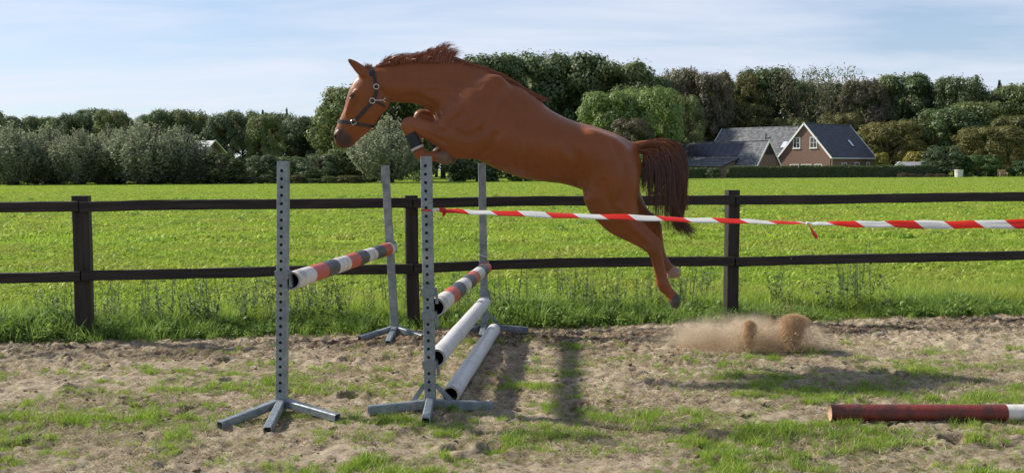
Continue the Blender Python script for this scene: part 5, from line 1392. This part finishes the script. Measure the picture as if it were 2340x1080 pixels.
# white garden shed behind the hedge
shx = W(2060, 380, 156)[0]
shed = empty('garden_shed', (shx, 156.0, 0), 'low white edged garden shed roof showing just over the hedge', 'shed')
sa = lambda x, y, z: np.array([shx - 1.6 + x, 156 + y, z])
e_z, r_z = W(2060, 379, 156)[2], W(2060, 370, 156)[2]
M_SHEDROOF = mat('grey_shed_roof', (0.38, 0.38, 0.40), 0.7, var=(0.28, 0.28, 0.30), nscale=3)
tiled_slope('roof_slope', sa(.9, -1.3, e_z), sa(6.0, -.9, e_z), sa(6.0, 0.3, r_z), sa(.9, 0.3, r_z), M_SHEDROOF, shed, .4)
obj('wall', [sa(0.1, -1.2, 0), sa(.9, -1.2, 0), sa(1.7, -1.2, 0), sa(0.1, -1.2, e_z), sa(.9, -1.2, r_z), sa(1.7, -1.2, e_z), sa(.1, .9, 0), sa(6, .9, 0), sa(.1, .9, e_z), sa(6, .9, e_z), sa(6, -1.0, 0), sa(6, -1.0, e_z - .05)],
    [(0, 1, 4, 3), (1, 2, 5, 4), (0, 3, 8, 6), (6, 8, 9, 7), (2, 10, 11, 5), (10, 7, 9, 11)], [M_TRIM], shed)
for s in (-1, 1):
    mb = MB(); mb.beam(sa(.9 + s * .95, -1.28, e_z - .1), sa(.9, -1.28, r_z + .05), .06, .16, up=(0, 1, 0)); mb.build('bargeboard', [M_TRIM], shed)
# barn behind the willows
BY = 138.0
def bp(u, v, Y): return W(u, v, Y)
barn = empty('barn', tuple(bp(400, 400, BY) * (1, 1, 0)), 'pale roofed barn half hidden behind the willow row', 'barn')
apx, apl = bp(492, 321, BY), bp(240, 327, BY + 12)
ef, efl = bp(456, 363, BY - 3.2), bp(205, 366, BY + 8.8)
eb = bp(520, 352, BY + 3.4)
M_BARNROOF = mat('pale_barn_roof', (0.50, 0.49, 0.50), 0.6, var=(0.38, 0.37, 0.38), nscale=2)
tiled_slope('roof_slope', ef, efl, apl, apx, M_BARNROOF, barn, .9, .05)
ebl = eb + (apl - apx)
tiled_slope('roof_slope', eb, ebl, apl, apx, M_BARNROOF, barn, .9, .05)
ins = (apl - apx) / np.linalg.norm(apl - apx) * .5
wf, wb2, wa = ef * .93 + eb * .07 + ins, eb * .93 + ef * .07 + ins, apx + ins - np.array([0, 0, .25])
g0 = np.array([1, 1, 0])
wfl, wbl = wf + (apl - apx) * .95, wb2 + (apl - apx) * .95
obj('wall', [wf * g0, wb2 * g0, wb2, wa, wf, wfl * g0, wfl, wbl * g0, wbl], [(0, 1, 2, 3, 4), (5, 0, 4, 6), (1, 7, 8, 2), (7, 5, 6, 8)], [mat('barn_boards', (0.10, 0.075, 0.06), 0.9, var=(0.16, .12, .1), nscale=3)], barn)
for e1 in (ef, eb):
    mb = MB(); mb.beam(e1, apx, .08, .32, up=(0.3, -1, 0.2)); mb.build('bargeboard', [M_TRIM], barn)
# barrel and garden chair at the field edge
bx_ = W(2191, 400, 147); mb = MB()
prof = [(0.0, .50), (.08, .53), (.5, .54), (.95, .57), (1.02, .60), (1.08, .60)]
mb.tube([(bx_[0], 147, z) for z, _ in prof], [q for _, q in prof], 20); 
barrel = mb.build('rain_barrel', [mat('white_plastic_barrel', (0.72, 0.70, 0.68), .5, var=(.55, .5, .48), nscale=3)], None, True, origin=(bx_[0], 147, 0))
tag(barrel, 'tall white plastic barrel at the right end of the hedge', 'barrel')
cx_ = W(2290, 400, 147)[0]; M_PINE = mat('pale_timber', (0.52, 0.36, 0.22), .8, var=(.4, .27, .16), nscale=8)
chair = empty('garden_chair', (cx_, 147, 0), 'pale wooden slatted garden chair standing at the field edge on the right', 'chair')
for k in range(5):
    mb = MB(); mb.box((cx_ - .4 + k * .2, 147.25, .62), (.15, .04, .75)); mb.build('back_slat', [M_PINE], chair)
mb = MB(); mb.box((cx_, 147.2, 1.02), (1.15, .06, .10)); mb.build('top_rail', [M_PINE], chair)
mb = MB(); mb.box((cx_, 146.85, .42), (1.1, .75, .06)); mb.build('seat', [M_PINE], chair)
for sx in (-.5, .5):
    mb = MB(); mb.beam((cx_ + sx, 146.5, 0), (cx_ + sx * .98, 146.55, .62), .08, .08, up=(0, 1, 0)); mb.build('leg', [M_PINE], chair)
    mb = MB(); mb.beam((cx_ + sx, 147.3, 0), (cx_ + sx, 147.3, 1.0), .08, .08, up=(0, 1, 0)); mb.build('leg', [M_PINE], chair)
    mb = MB(); mb.box((cx_ + sx, 146.9, .66), (.1, .85, .05)); mb.build('armrest', [M_PINE], chair)

# ================================================================== GRASS AND WEEDS (uncountable)
def blade_tuft(seed, n, radius, h, w, bend=0.45, seg=3):
    r = np.random.default_rng(seed); V, F = [], []
    for i in range(n):
        a, q = r.uniform(0, 6.283), radius * math.sqrt(r.uniform(0, 1)); x, y = q * math.cos(a), q * math.sin(a)
        hh_ = h * r.uniform(.45, 1.15); ww = w * r.uniform(.6, 1.3); b = r.uniform(0, 6.283); lean = bend * r.uniform(.2, 1.3) * hh_; t0 = r.uniform(0, 6.283)
        sx, sy = math.cos(t0) * ww / 2, math.sin(t0) * ww / 2; base = len(V)
        for k in range(seg):
            f_ = k / seg; cx, cy, cz = x + math.cos(b) * lean * f_ ** 2, y + math.sin(b) * lean * f_ ** 2, hh_ * f_ * (1 - .12 * f_)
            wk = 1 - .55 * f_; V += [(cx - sx * wk, cy - sy * wk, cz), (cx + sx * wk, cy + sy * wk, cz)]
        V.append((x + math.cos(b) * lean, y + math.sin(b) * lean, hh_ * .9))
        for k in range(seg - 1): F.append((base + 2 * k, base + 2 * k + 1, base + 2 * k + 3, base + 2 * k + 2))
        F.append((base + 2 * seg - 2, base + 2 * seg - 1, base + 2 * seg))
    return V, F
def leaf_tuft(seed, n, radius, h, size):
    r = np.random.default_rng(seed); V, F = [], []
    for i in range(n):
        a, q = r.uniform(0, 6.283), radius * math.sqrt(r.uniform(0, 1)); z = h * r.uniform(.1, 1) * (1 - .5 * q / radius)
        c = np.array([q * math.cos(a), q * math.sin(a), z]); d = np.array([math.cos(a + r.normal(0, .6)), math.sin(a + r.normal(0, .6)), r.normal(-.1, .35)]); d /= np.linalg.norm(d)
        s = np.cross(d, (0, 0, 1)); s /= np.linalg.norm(s) + 1e-6; L = size * r.uniform(.6, 1.4); wv = L * r.uniform(.28, .5); base = len(V); up = np.cross(s, d)
        V += [c - d * L * .5, c - s * wv * .5 + up * .15 * L, c + s * wv * .5 + up * .15 * L, c + d * L * .25 - s * wv * .35 + up * .1 * L, c + d * L * .25 + s * wv * .35 + up * .1 * L, c + d * L * .6 - up * .1 * L]
        F += [(base, base + 1, base + 2), (base + 1, base + 3, base + 4, base + 2), (base + 3, base + 5, base + 4)]
    for i in range(6):
        a, q = r.uniform(0, 6.28), radius * .6 * r.random(); base = len(V); x, y = q * math.cos(a), q * math.sin(a); V += [(x - .003, y, 0), (x + .003, y, 0), (x * 1.3 + .002, y * 1.3, h * .8), (x * 1.3 - .002, y * 1.3, h * .8)]; F.append((base, base + 1, base + 2, base + 3))
    return V, F
def stalk_tuft(seed, n, h):
    """tall thin weeds: a stem with small side leaves and a seed head"""
    r = np.random.default_rng(seed); V, F = [], []
    for i in range(n):
        x, y = r.normal(0, .05, 2); hh_ = h * r.uniform(.6, 1.15); lx, ly = r.normal(0, .10, 2) * hh_; prev = None
        for k in range(6):
            f_ = k / 5; c = np.array([x + lx * f_ ** 1.5, y + ly * f_ ** 1.5, hh_ * f_]); b = len(V); V += [c - (.0022, 0, 0), c + (.0022, 0, 0)]
            if prev is not None: F.append((prev, prev + 1, b + 1, b))
            prev = b
        for k in range(int(26)):
            f_ = r.uniform(.15, 1); c = np.array([x + lx * f_ ** 1.5, y + ly * f_ ** 1.5, hh_ * f_]); a = r.uniform(0, 6.28); L = (.05 * (1.15 - f_) + .012) * r.uniform(.6, 1.3); d = np.array([math.cos(a), math.sin(a), .55]) * L; s = np.array([-math.sin(a), math.cos(a), 0]) * L * .18; b = len(V)
            V += [c, c + d * .5 + s, c + d, c + d * .5 - s]; F.append((b, b + 1, b + 2, b + 3))
    return V, F
M_FGRASS = leaf_mat('field_grass', (0.21, 0.345, 0.024), (0.41, 0.52, 0.060), trans=.48, rnd=.36, patch=(0.37, 0.42, 0.065))
M_PGRASS = leaf_mat('paddock_grass', (0.20, 0.34, 0.030), (0.36, 0.46, 0.065), trans=.46, rnd=.3)
M_WEED = leaf_mat('fence_weeds', (0.15, 0.27, 0.04), (0.29, 0.41, 0.075), trans=.46, rnd=.35)
M_STALK = leaf_mat('weed_stalks', (0.085, 0.13, 0.045), (0.12, 0.16, 0.06), trans=.3, rnd=.3)
M_DRY = leaf_mat('dry_grass', (0.44, 0.37, 0.24), (0.28, 0.22, 0.13), trans=.2, rnd=.3)
SRC = bpy.data.collections.new('grass_sources')
def source(name, VF, m):
    me = make_mesh(name, VF[0], VF[1], [m]); o_ = bpy.data.objects.new(name, me); return o_
def scatter(name, pts, rot, scl, idx, sources, label, cat):
    """one uncountable mass: small clumps instanced on points"""
    col_ = bpy.data.collections.new(name + '_clumps')
    for i, s in enumerate(sources): s.name = '%s_clump_%02d' % (name, i); col_.objects.link(s)
    me = bpy.data.meshes.new(name); me.vertices.add(len(pts)); me.vertices.foreach_set('co', np.asarray(pts, np.float32).ravel())
    for an, dat in (('rot', rot), ('scl', scl)): me.attributes.new(an, 'FLOAT', 'POINT').data.foreach_set('value', np.asarray(dat, np.float32))
    me.attributes.new('pick', 'INT', 'POINT').data.foreach_set('value', np.asarray(idx, np.int32))
    o_ = bpy.data.objects.new(name, me); COL.objects.link(o_); tag(o_, label, cat, kind='stuff')
    ng = bpy.data.node_groups.new(name + '_scatter', 'GeometryNodeTree'); N, L = ng.nodes, ng.links
    ng.interface.new_socket('Geometry', in_out='INPUT', socket_type='NodeSocketGeometry'); ng.interface.new_socket('Geometry', in_out='OUTPUT', socket_type='NodeSocketGeometry')
    gi, go = N.new('NodeGroupInput'), N.new('NodeGroupOutput')
    ci = N.new('GeometryNodeCollectionInfo'); ci.inputs['Collection'].default_value = col_; ci.inputs['Separate Children'].default_value = True; ci.inputs['Reset Children'].default_value = True
    ip = N.new('GeometryNodeInstanceOnPoints'); ip.inputs['Pick Instance'].default_value = True
    def attr(n_, t):
        a = N.new('GeometryNodeInputNamedAttribute'); a.data_type = t; a.inputs['Name'].default_value = n_; return a.outputs['Attribute']
    cx_ = N.new('ShaderNodeCombineXYZ'); L.new(attr('rot', 'FLOAT'), cx_.inputs['Z'])
    L.new(gi.outputs[0], ip.inputs['Points']); L.new(ci.outputs[0], ip.inputs['Instance']); L.new(attr('pick', 'INT'), ip.inputs['Instance Index'])
    L.new(cx_.outputs[0], ip.inputs['Rotation']); L.new(attr('scl', 'FLOAT'), ip.inputs['Scale']); L.new(ip.outputs[0], go.inputs[0])
    md = o_.modifiers.new('scatter', 'NODES'); md.node_group = ng
    return o_
rg = np.random.default_rng(123)
def in_view(n, y0, y1, bias=1.0, margin=1.6):
    """random ground points in the wedge in front of the camera, with a margin at the sides"""
    y = y0 + (y1 - y0) * rg.uniform(0, 1, n) ** bias; x = rg.uniform(-1, 1, n) * (y * .50 + margin); return x, y
# field: nearer short thick sward
x, y = in_view(30000, 9.6, 22, .75); k = y > fence_y(x) + .12; x, y = x[k], y[k]
dn = fbm(x * .8, y * .5, 3, 51)
src = [source('a', blade_tuft(i, 46, .16, .085, .0075, .6), M_FGRASS) for i in range(4)] + [source('a', leaf_tuft(20 + i, 40, .14, .09, .062), M_FGRASS) for i in range(2)]
pk = np.where(rg.random(len(x)) < .5, rg.integers(4, 6, len(x)), rg.integers(0, 4, len(x)))
scatter('field_grass', np.stack([x, y, 0 * x - .012], -1), rg.uniform(0, 6.28, len(x)), (.65 + .75 * dn) * rg.uniform(.75, 1.3, len(x)), pk, src, 'bright green grass of the field just beyond the fence', 'grass')
# field: farther sward
x, y = in_view(52000, 22, 75, .62, 4)
src = [source('b', blade_tuft(40 + i, 60, .36, .10, .020, .6, 2), M_FGRASS) for i in range(2)] + [source('b', leaf_tuft(45, 70, .34, .11, .11), M_FGRASS)]
scatter('field_grass', np.stack([x, y, 0 * x - .012], -1), rg.uniform(0, 6.28, len(x)), (.7 + .7 * fbm(x * .3, y * .2, 3, 52)) * rg.uniform(.7, 1.3, len(x)), rg.integers(0, 3, len(x)), src, 'bright green grass of the middle of the field', 'grass')
x, y = in_view(30000, 75, 147, .9, 6)
src = [source('c', blade_tuft(60 + i, 60, .9, .11, .05, .6, 2), M_FGRASS) for i in range(2)]
scatter('field_grass', np.stack([x, y, 0 * x - .012], -1), rg.uniform(0, 6.28, len(x)), rg.uniform(.6, 1.25, len(x)), rg.integers(0, 2, len(x)), src, 'bright green grass at the far end of the field', 'grass')
# darker clumps dotted about the field
x, y = in_view(420, 11.5, 60, .7, 2)
src = [source('d', leaf_tuft(80 + i, 40, .10, .10, .07), M_WEED) for i in range(3)]
scatter('dock_weeds', np.stack([x, y, 0 * x - .01], -1), rg.uniform(0, 6.28, len(x)), rg.uniform(.5, 1.15, len(x)) * np.clip(y / 18, .8, 2.2), rg.integers(0, 3, len(x)), src, 'dark green broad leaved weeds dotted about the field', 'weeds')
# rank weeds under the fence
n = 6800; x = rg.uniform(-8.2, 9, n); t = rg.normal(.26, .26, n); y = fence_y(x) + t
den = fbm(x * 1.1, x * 0 + 2, 3, 71); k = (t > -.28) & (t < 1.5) & (rg.random(n) < np.clip((den - .22) * 2.0, .12, 1)); x, y, t = x[k], y[k], t[k]
hgt = (.45 + 1.35 * fbm(x * .9, x * 0 + 9, 3, 72)) * np.exp(-((t - .25) / .7) ** 2)
src = [source('e', leaf_tuft(100 + i, 52, .12, .20, .062), M_WEED) for i in range(3)] + [source('e', blade_tuft(110 + i, 34, .09, .26, .008, .5), M_WEED) for i in range(2)]
scatter('fence_weeds', np.stack([x, y, ground_z(x, y) - .01], -1), rg.uniform(0, 6.28, len(x)), np.clip(.86 * hgt * rg.uniform(.7, 1.3, len(x)), .2, 1.4), rg.integers(0, 5, len(x)), src, 'leafy green weeds growing thick under the fence', 'weeds')
# long grass behind the weeds and tall thin stalks
n = 5200; x = rg.uniform(-8.5, 9.5, n); t = .35 + rg.exponential(.75, n); y = fence_y(x) + t; k = t < 4; x, y, t = x[k], y[k], t[k]
src = [source('f', blade_tuft(130 + i, 40, .12, .20, .0075, .65), M_FGRASS) for i in range(3)]
scatter('long_grass', np.stack([x, y, 0 * x - .012], -1), rg.uniform(0, 6.28, len(x)), rg.uniform(.5, 1.2, len(x)) * np.clip(1.25 - t * .2, .5, 1.2), rg.integers(0, 3, len(x)), src, 'longer yellow green grass behind the fence', 'grass')
n = 260; x = rg.uniform(-8, 9, n); k = fbm(x * .7, x * 0 + 5, 2, 88) > .44; x = x[k]; x = np.concatenate([x, rg.normal(3.75, .5, 16), rg.normal(1.6, .5, 26), rg.normal(-1.9, .6, 24)]); t = .15 + rg.exponential(.5, len(x)); y = fence_y(x) + t
src = [source('g', stalk_tuft(150 + i, 4, .48), M_STALK) for i in range(4)]
scatter('tall_weeds', np.stack([x, y, 0 * x - .012], -1), rg.uniform(0, 6.28, len(x)), rg.uniform(.55, 1.3, len(x)), rg.integers(0, 4, len(x)), src, 'thin tall weed stalks standing along the fence', 'weeds')
# paddock: patches of surviving turf and bits of dry grass
n = 120000; x, y = rg.uniform(-7.4, 8.2, n), rg.uniform(3.9, 11.6, n)
dm, tf = zone_maps(x, y); pn = fbm(x * 5.2, y * 6.5, 3, 91, .6)
k = (y < fence_y(x) + .1) & (rg.random(n) < np.clip((tf * .8 + pn * .95 - .63) * 3.4, 0, 1) * .70); gx_, gy_ = x[k], y[k]; s_ = np.clip((tf * .8 + pn * .95 - .55)[k] * 1.7, .4, 1.3)
src = [source('h', blade_tuft(170 + i, 22, .032, .062, .0036, .7), M_PGRASS) for i in range(5)]
scatter('paddock_grass', np.stack([gx_, gy_, ground_z(gx_, gy_) - .004], -1), rg.uniform(0, 6.28, len(gx_)), s_ * rg.uniform(.6, 1.35, len(gx_)), rg.integers(0, 5, len(gx_)), src, 'short green grass growing in patches on the sandy paddock', 'grass')
n = 34000; x, y = rg.uniform(-7.4, 8.2, n), rg.uniform(3.9, 11.2, n); k = (y < fence_y(x) - .05) & (fbm(x * 2, y * 2.4, 3, 95) > .47); x, y = x[k], y[k]
src = [source('i', blade_tuft(190 + i, 12, .05, .022, .0035, 2.2, 2), M_DRY) for i in range(4)]
scatter('dry_grass', np.stack([x, y, ground_z(x, y)], -1), rg.uniform(0, 6.28, len(x)), rg.uniform(.6, 1.5, len(x)), rg.integers(0, 4, len(x)), src, 'withered straw coloured grass scattered over the paddock', 'grass')

# ================================================================== DUST AND FLYING SAND
rd = np.random.default_rng(314)
DY = 8.95
def px3(u, v, y): return np.stack([W(a, b, c) for a, b, c in zip(u, v, y)])
def grains(name, P, size, m, label):
    n = len(P); t = np.array([(1, 1, 1), (1, -1, -1), (-1, 1, -1), (-1, -1, 1)]) * .6
    s = size * rd.uniform(.4, 1.6, (n, 1, 1)); V = P[:, None] + t[None] * s * rd.uniform(.6, 1.4, (n, 4, 3)); F = (np.array([(0, 1, 2), (0, 3, 1), (0, 2, 3), (1, 3, 2)])[None] + (np.arange(n) * 4)[:, None, None])
    o_ = obj(name, V.reshape(-1, 3), F.reshape(-1, 3), [m]); tag(o_, label, 'sand', kind='stuff'); return o_
M_SAND = mat('flying_sand', (0.55, 0.38, 0.22), .95, var=(0.72, 0.53, 0.34), nscale=30, spec=.1)
P = []
def blob(n, c, rad, dens=2.0):
    d = rd.normal(0, 1, (n, 3)); d /= np.linalg.norm(d, axis=1, keepdims=True); q = rd.uniform(0, 1, n) ** (1 / dens); return np.array(c) + d * q[:, None] * np.array(rad)
# two thrown plumes of sand, each a leaning sheaf
def plume(n, u0, v0, u1, v1, w0, w1, curl):
    t = rd.beta(1.5, 1.1, n); an = rd.uniform(0, 6.283, n); q = np.sqrt(rd.uniform(0, 1, n)) * (1 + .16 * np.sin(an * 3 + t * 9)) + rd.normal(0, .14, n) + (rd.random(n) < .2) * rd.normal(0, .5, n); a, b = q * np.cos(an), q * np.sin(an)
    wv = (w0 + (w1 - w0) * np.sin(t * 1.75)) 
    e = a
    u = u0 + (u1 - u0) * t + e * wv + curl * np.maximum(e, 0) * t * wv; v = v0 + (v1 - v0) * t + np.abs(e) ** 2 * 9 * t
    return px3(u, v, DY - .12 + b * wv * .0037)
P.append(plume(10000, 1711, 806, 1712, 730, 6, 13, .25)); P.append(plume(23000, 1808, 802, 1812, 716, 12, 27, .25))
n = 16000; u = 1540 + rd.beta(1.6, 1.4, n) * 340; hgt = np.interp(u, (1530, 1600, 1680, 1760, 1840, 1900), (26, 62, 60, 82, 70, 25)); v = 803 - rd.beta(1.0, 2.6, n) * hgt; P.append(px3(u, v, DY + rd.normal(0, .16, n)))
n = 1100; u = rd.normal(1800, 34, n); v = 742 - rd.exponential(22, n); P.append(px3(u, v, DY + rd.normal(0, .12, n)))
ch_ = []
for (u0, v0, n) in ((1712, 790, 60), (1812, 785, 90)):
    a = rd.uniform(-2.6, -.35, n); q = rd.exponential(34, n) + 8; ch_.append(px3(u0 + np.cos(a) * q * 1.5, v0 + np.sin(a) * q, DY - .1 + rd.normal(0, .18, n)))
grains('flying_clods', np.concatenate(ch_), .0060, M_SAND, 'small crumbs of soil flung up round the two sand plumes')
grains('sand_spray', np.concatenate(P), .0027, M_SAND, 'sand kicked up in two plumes by the horse’s hind hooves')
# soft dust hanging round them
dv = bpy.data.materials.new('dust'); dv.use_nodes = True; N, L = dv.node_tree.nodes, dv.node_tree.links; N.remove(N['Principled BSDF'])
pv = N.new('ShaderNodeVolumePrincipled'); pv.inputs['Color'].default_value = (0.93, 0.78, 0.58, 1); pv.inputs['Anisotropy'].default_value = .3
tc = N.new('ShaderNodeTexCoord'); nz = N.new('ShaderNodeTexNoise'); nz.inputs['Scale'].default_value = 5.0; nz.inputs['Detail'].default_value = 4; L.new(tc.outputs['Object'], nz.inputs['Vector'])
sp = N.new('ShaderNodeSeparateXYZ'); L.new(tc.outputs['Object'], sp.inputs[0])
ln = N.new('ShaderNodeVectorMath'); ln.operation = 'LENGTH'
mpv = N.new('ShaderNodeMapping'); L.new(tc.outputs['Object'], mpv.inputs['Vector']); L.new(mpv.outputs[0], ln.inputs[0])
fall = N.new('ShaderNodeMapRange'); fall.inputs['From Min'].default_value = 1.0; fall.inputs['From Max'].default_value = .25; fall.interpolation_type = 'SMOOTHSTEP'; L.new(ln.outputs['Value'], fall.inputs['Value'])
th = N.new('ShaderNodeMapRange'); th.inputs['From Min'].default_value = .38; th.inputs['From Max'].default_value = .72; L.new(nz.outputs['Fac'], th.inputs['Value'])
mu = N.new('ShaderNodeMath'); mu.operation = 'MULTIPLY'; L.new(fall.outputs[0], mu.inputs[0]); L.new(th.outputs[0], mu.inputs[1])
m2 = N.new('ShaderNodeMath'); m2.operation = 'MULTIPLY'; m2.inputs[1].default_value = 24.0; L.new(mu.outputs[0], m2.inputs[0]); L.new(m2.outputs[0], pv.inputs['Density'])
L.new(pv.outputs[0], N['Material Output'].inputs['Volume'])
dc = W(1700, 780, DY + .12); half = np.array([.84, .30, .29]); mpv.inputs['Scale'].default_value = tuple(1 / half)
V, F = [], []; ns, nr = 24, 14
for i in range(nr + 1):
    for k in range(ns): a, b = math.pi * i / nr, 2 * math.pi * k / ns; V.append(dc + half * 1.02 * np.array([math.sin(a) * math.cos(b), math.sin(a) * math.sin(b), math.cos(a)]))
for i in range(nr):
    for k in range(ns): F.append((i * ns + k, (i + 1) * ns + k, (i + 1) * ns + (k + 1) % ns, i * ns + (k + 1) % ns))
o = obj('dust_cloud', V, F, [dv], None, True, origin=dc); tag(o, 'pale tan dust hanging low where the horse took off', 'dust', kind='stuff')
